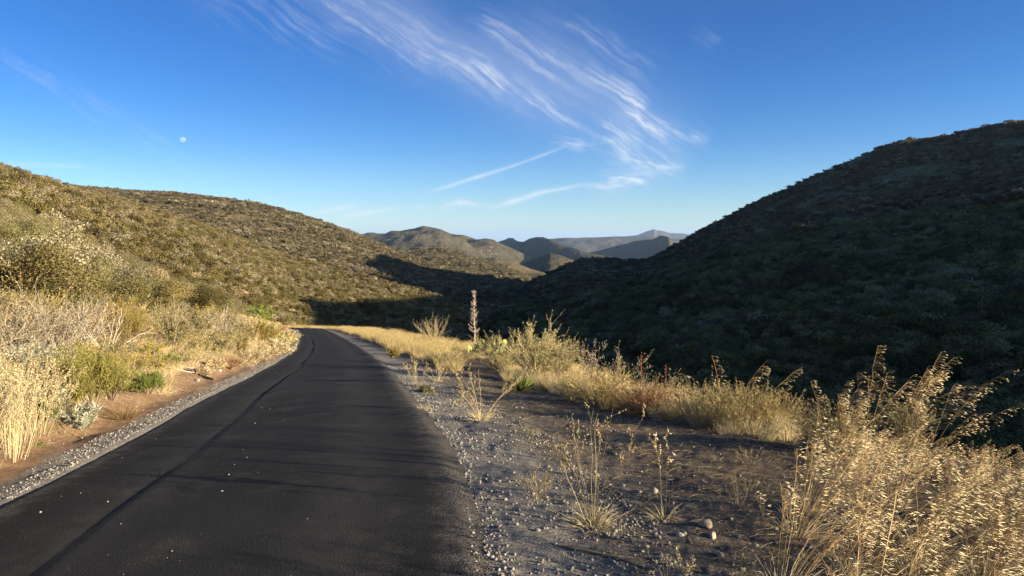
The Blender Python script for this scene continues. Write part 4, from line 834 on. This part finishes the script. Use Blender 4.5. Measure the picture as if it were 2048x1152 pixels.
for px, py, top, w, lb in [(1335, 1168, 1090, 70, 'short bleached weed at the bottom edge below the stalk'), (1472, 1170, 1105, 50, 'short dry sprig at the bottom edge left of the oats'), (1480, 1010, 930, 46, 'small nodding brome tuft left of the wild oats'),
                           (1120, 900, 876, 40, 'low dry sprig on the gravelly verge'), (1255, 905, 880, 40, 'flattened dry grass bit on the dark verge'), (1500, 930, 880, 50, 'wispy dry grass in front of the buckwheat'), (1060, 870, 848, 30, 'tiny dry weed below the yucca rosette')]:
    B_('small_weed', lb, 'weed', px, py, top, w, sp_weed, n=12, nbr=30, bits=150, L=.014, r=.0013, base=20)
for i, (x, y, h) in enumerate([(3.2, 1.2, 1.15), (4.3, .6, 1.3), (2.9, 2.2, 1.1), (4.9, 1.7, 1.3), (5.6, 2.9, 1.2), (3.7, .1, 1.2), (5.4, .2, 1.4), (6.2, 1.2, 1.35), (2.6, .4, 1.0), (4.6, 4.9, 1.9), (5.4, 5.8, 2.1), (4.2, 3.9, 1.7), (6.2, 6.6, 2.4), (5.2, 4.3, 2.0), (6.6, 5.2, 2.3), (7.4, 7.6, 2.6), (6.0, 3.4, 2.0), (8.3, 8.9, 2.9), (7.2, 5.9, 2.5)]):  # off-frame weeds added to throw shadow streaks across the road
    plant('tall_weed', 'tall dry weed added out of view on the right to cast road shadow streaks', 'weed', sp_weed(1200 + i, .7, h, n=9 if h < 1.5 else 5, nbr=30, bits=300, L=.03, r=.004 if h < 1.5 else .006), (x, y, float(ground_z(x, y)) - .02), group='added tall weeds beyond the right edge')
# wild oats: leaning clumps with streaming spikelets
OATS = [sp_oat(600 + i, n=14, h=.74, spread=.42, lean=(.36 + .08 * (i % 3), .05)) for i in range(8)]
TALL = [sp_oat(650 + i, n=5, h=1.0, spread=.2, lean=(.12 + .1 * i, 0), per=30, base=20) for i in range(4)]
g = np.random.default_rng(88); spots = []
for k in range(900):
    x, y = g.uniform(.9, 5.6), g.uniform(1.7, 7.0)
    if x < 1.22 + max(0, y - 3.2) * .50 or x > 1.4 + y * .82: continue
    if all((x - a) ** 2 + (y - b) ** 2 > .345 ** 2 for a, b, _ in spots): spots.append((x, y, 0))
for i, (x, y, _) in enumerate(spots):
    px_ = 1024 + FPX * x / y; cap_ = np.interp(px_, [1500, 1620, 1760, 1900, 2100], [880, 830, 845, 885, 890])
    so_ = min(g.uniform(.8, 1.15), max(.35, (CAMZ - (cap_ - HOR) / FPX * y - float(ground_z(x, y))) / .70 * g.uniform(.85, 1.05)))
    plant('wild_oat_clump', 'golden wild oat clump leaning right in the lower right oat stand', 'grass clump', OATS[i % 8], (x, y, float(ground_z(x, y)) - .02), g.uniform(-.5, .5), so_, 'wild oats in the lower right stand')
for i, (px, py, top, lb) in enumerate([(1730, 905, 655, 'tallest wild oat stems leaning over the dark canyon'), (1655, 890, 718, 'upright wild oat stems left of the tallest oats'), (1790, 900, 690, 'wild oat stems bowing far right against the shade'),
        (1395, 850, 682, 'thin oat stem above the buckwheat nearest the rust shrub'), (1455, 856, 684, 'tall oat stem above the broad buckwheat'), (1505, 852, 712, 'oat stems bending right above the last buckwheat'), (1850, 930, 730, 'wild oat stems in front of the large grey shrub'), (1700, 930, 745, 'wild oat stems between two buckwheat shrubs')]):
    loc, h, w = at(px, py, top, 10); few = 3 <= i <= 5
    plant('wild_oat_clump', lb, 'grass clump', sp_oat(700 + i, n=2 if few else 7, h=1.0, spread=.10 if few else .3, lean=((.3, .02, .38, .02, .1, .3, .35, .2)[i], 0), per=22 if few else 34, base=12, Ls=.036 / h), loc, 0, h * (1.0 if i not in (2, 5) else 1.12))

# ------------------------------------------------------------------ grass, gravel, litter (masses)
def tuft_mesh(seed, n, h, w, mat, wd, heads=0):
    g = np.random.default_rng(seed); S = stems(g, n, 4, h, math.atan2(w / 2, h) * 1.3, w * .25, (.06, 0), .2, .02, .5)
    pr = [ribbons(S, np.array([[1, .9, .6, .12]]) * wd, g)]
    if heads: p = S[g.integers(0, n, heads), -1]; pr.append(spikes(np.repeat(p, 3, 0) - g.random((heads * 3, 3)) * .03, rdir(g, heads * 3) * .5 + np.array((.3, 0, 1)), .03, .008, g))
    return mesh('tuft', pr, M(mat))
TUF = [tuft_mesh(i, 60, .5, .3, 'gold', .006, 22) for i in range(3)] + [tuft_mesh(10 + i, 60, .42, .35, 'straw', .005, 14) for i in range(3)] + [tuft_mesh(20 + i, 60, .2, .35, 'rust', .004) for i in range(2)]
g = gx
a = near_pts(5000, HALF + 1.15, HALF + 5.6, 17, 102); a = a[lat(a[:, 0], a[:, 1]) > HALF + 1.1 + .7 * vnoise(a[:, 1] * .6, a[:, 1] * 0, 8)]
_pxa = 1024 + FPX * a[:, 0] / a[:, 1]; a = a[~((_pxa > 915) & (a[:, 1] < hit(965, 716)[1] + .5))]
b = near_pts(4200, -HALF - 22, -HALF - 1.0, 3, 100); b = b[(-lat(b[:, 0], b[:, 1]) - HALF) > 1.0 + .6 * vnoise(b[:, 1] * .5, b[:, 1] * 0, 9)]
c = near_pts(2600, HALF + 2.0, HALF + 6, 6, 24); c = c[lat(c[:, 0], c[:, 1]) > HALF + np.interp(c[:, 1], [6, 9, 14, 20, 24], [3.4, 2.7, 2.2, 1.7, 1.4]) + .5 * vnoise(c[:, 0], c[:, 1], 12)]
_pxc = 1024 + FPX * c[:, 0] / c[:, 1]; c = c[~((_pxc > 1600) | (c[:, 1] < 7) | ((_pxc < 1005) & (_pxc > 915) & (c[:, 1] < 22.6) & (c[:, 1] > 12)))]
e2 = near_pts(2600, -HALF - 2.6, -HALF - .35, 3, 45); e2 = e2[(-lat(e2[:, 0], e2[:, 1]) - HALF) > .38 + .9 * vnoise(e2[:, 1] * .8, e2[:, 1] * 0, 14)]; b = np.vstack((b, e2))
pk = np.concatenate((g.choice([0, 1, 2, 3], len(a)), g.choice([3, 4, 5, 0, 6, 7], len(b)), g.choice([3, 4, 6, 0], len(c))))
sc_ = np.concatenate((g.uniform(.45, 1.1, len(a)) * (.55 + .9 * vnoise(a[:, 0] * .8, a[:, 1] * .8, 15)), np.where(np.arange(len(b)) < len(b) - len(e2), g.uniform(.45, .95, len(b)), g.uniform(.3, .75, len(b))), g.uniform(.4, .8, len(c))))
pp = np.vstack((a, b, c)); pp[:, 2] -= .02
gn_scatter('dry_grass', pp, g.random(len(pp)) * .8 - .4, sc_, pk, TUF, 'golden and straw dry grass along both sides of the road')
PEB = [mesh('pebble', [rock(i + 40, .6, 6, 5)], STONE) for i in range(6)]
def pebbles(n, s0, s1, y0, y1, lo, hi, pw=2.2):
    y = y0 * (y1 / y0) ** g.random(n); s = g.uniform(s0, s1, n); x = xc(y) + s * wf(y) * np.sqrt(1 + np.interp(y, _ys, _dx) ** 2)
    k_ = (fbm(x * 1.1, y * 1.1, 66, 3) > g.uniform(-.75, .35, n)) | (np.abs(s) < HALF + .12); x, y, s = x[k_], y[k_], s[k_]; n = len(x)
    return np.stack((x, y, np.where(np.abs(s) < HALF - .06, zr(y) - .002, ground_z(x, y) + .003)), -1), lo + (hi - lo) * g.random(n) ** pw
pa = [pebbles(17000, HALF - .16, HALF + 1.15, 2.2, 18, .003, .020, 3.2), pebbles(4500, HALF + .9, HALF + 4.2, 2.2, 16, .0025, .024, 5), pebbles(4600, -HALF - .26, -HALF + .08, 2.8, 22, .004, .014), pebbles(900, -HALF - 1.6, -HALF - .4, 3, 16, .004, .02, 3)]
pp = np.vstack([q[0] for q in pa]); ss = np.concatenate([q[1] for q in pa])
gn_scatter('gravel', pp, g.random(len(pp)) * 6.28, ss, g.integers(0, 6, len(pp)), PEB, 'crushed grey gravel along the road edges')
n = 240; y = 2.8 * (24 / 2.8) ** g.random(n); s = np.where(g.random(n) < .55, g.normal(-.05, .28, n), g.uniform(-1.4, 1.4, n)); x = xc(y) + s
gn_scatter('stone_chips', np.stack((x, y, zr(y) + .024), -1), g.random(n) * 6.28, .002 + .009 * g.random(n) ** 3.5, g.integers(0, 6, n), PEB, 'pale stone chips scattered on the asphalt')
for i, (px, py, wpx, lb, kk) in enumerate([(1412, 1052, 40, 'largest buff stone half buried in the dark verge', 1), (1425, 1075, 30, 'flat buff stone touching the largest buff stone', 1), (1360, 1072, 20, 'grey angular stone left of the largest buff stone', 0), (1246, 972, 13, 'white pebble near the tall weed clump', 0), (1440, 1112, 20, 'pale grey stone low on the verge near oats', 0), (1294, 1094, 13, 'small pale stone right of the half buried stick', 0),
        (1308, 985, 26, 'dull stone behind the single oat stalk', 1), (1075, 1062, 16, 'pale stone on the gravel shoulder below the small weed', 0), (1010, 1000, 12, 'pale pebble close to the asphalt edge', 0), (1345, 910, 16, 'small stone on the dark upper verge', 0), (1180, 890, 13, 'small pale stone below the yellow shrub', 0), (1150, 1100, 14, 'grey stone in the gravel near the bottom', 0), (395, 762, 14, 'pale stone beside the weathered log', 0), (440, 742, 12, 'small stone below the reddish shrub', 0)]):
    x, y, z = hit(px, py); s = wpx / FPX * y / 2
    tag(obj('stone', (ROCKS if not kk else WROCKS)[i % 4], None, (x, y, z + s * .15), i * 1.3, (s, s, s * .9)), lb, 'stone')
n = 9000; y = 2.4 * (15 / 2.4) ** g.random(n); s = g.uniform(HALF + .7, HALF + 4.2, n); s[: n // 3] = -g.uniform(HALF + .45, HALF + 1.6, n // 3); x = xc(y) + s * 1.02
z = ground_z(x, y) + .006; th = g.random(n) * 6.28; L = g.uniform(.03, .13, n); e = np.stack((np.cos(th), np.sin(th), g.normal(size=n) * .12), -1) * L[:, None]
p0 = np.stack((x, y, z), -1); P = np.stack((p0, p0 + e * .5 + np.array((0, 0, .006)), p0 + e), 1)
tag(obj('dry_litter', mesh('dry_litter', [tubes(P, .0011, g)], M('straw'))), kind='stuff', label='dry straw litter on the soil of both verges')

# ------------------------------------------------------------------ moon
m, t = new_mat('moon_rock')
mo = t.n('ShaderNodeTexCoord').outputs['Object']
mc = t.mix(t.ramp(t.noise(mo, 1.6, 4.0), .4, .62), c4((.03, .03, .03)), c4((.075, .073, .07)))
df = t.n('ShaderNodeBsdfDiffuse', {'Color': mc}); tr = t.n('ShaderNodeBsdfTransparent')
t.n('ShaderNodeOutputMaterial', {'Surface': t.n('ShaderNodeAddShader', {0: df.outputs[0], 1: tr.outputs[0]}).outputs[0]})
dm = unit(ray(366, 279)); D = 150000; Rm = D * math.tan(rad(.20))
u = np.linspace(0, 2 * np.pi, 48, endpoint=False); v = np.linspace(0, np.pi, 25); Uu, Vv_ = np.meshgrid(u, v)
Vm = np.stack((np.sin(Vv_) * np.cos(Uu), np.sin(Vv_) * np.sin(Uu), np.cos(Vv_)), -1).reshape(-1, 3); i = np.arange(48 * 25).reshape(25, 48); j = np.roll(i, -1, 1)
tag(obj('moon', mesh('moon', [(Vm, np.stack((i[:-1], i[1:], j[1:], j[:-1]), -1).reshape(-1, 4))], m, True), None, dm * D, 0, Rm), 'pale gibbous daytime moon in the blue sky', 'moon')
#PLANTS_END

# ------------------------------------------------------------------ haze
def box_mesh(name, lo, hi):
    x0, y0, z0 = lo; x1, y1, z1 = hi
    V_ = [(x0, y0, z0), (x1, y0, z0), (x1, y1, z0), (x0, y1, z0), (x0, y0, z1), (x1, y0, z1), (x1, y1, z1), (x0, y1, z1)]
    F_ = [(0, 3, 2, 1), (4, 5, 6, 7), (0, 1, 5, 4), (1, 2, 6, 5), (2, 3, 7, 6), (3, 0, 4, 7)]
    me = bpy.data.meshes.new(name); me.from_pydata(V_, [], F_); return me
hm = bpy.data.materials.new('haze_air'); hm.use_nodes = True; t = NT(hm.node_tree)
vol = t.n('ShaderNodeVolumePrincipled', {'Color': (.42, .64, 1.0, 1), 'Density': 3.0e-5, 'Anisotropy': 0.1})
t.n('ShaderNodeOutputMaterial', {'Volume': vol.outputs[0]})
HZ = 62000
hz = box_mesh('haze', (-HZ, -HZ, -402), (HZ, HZ, 420)); hz.materials.append(hm)
tag(obj('haze', hz), kind='stuff')
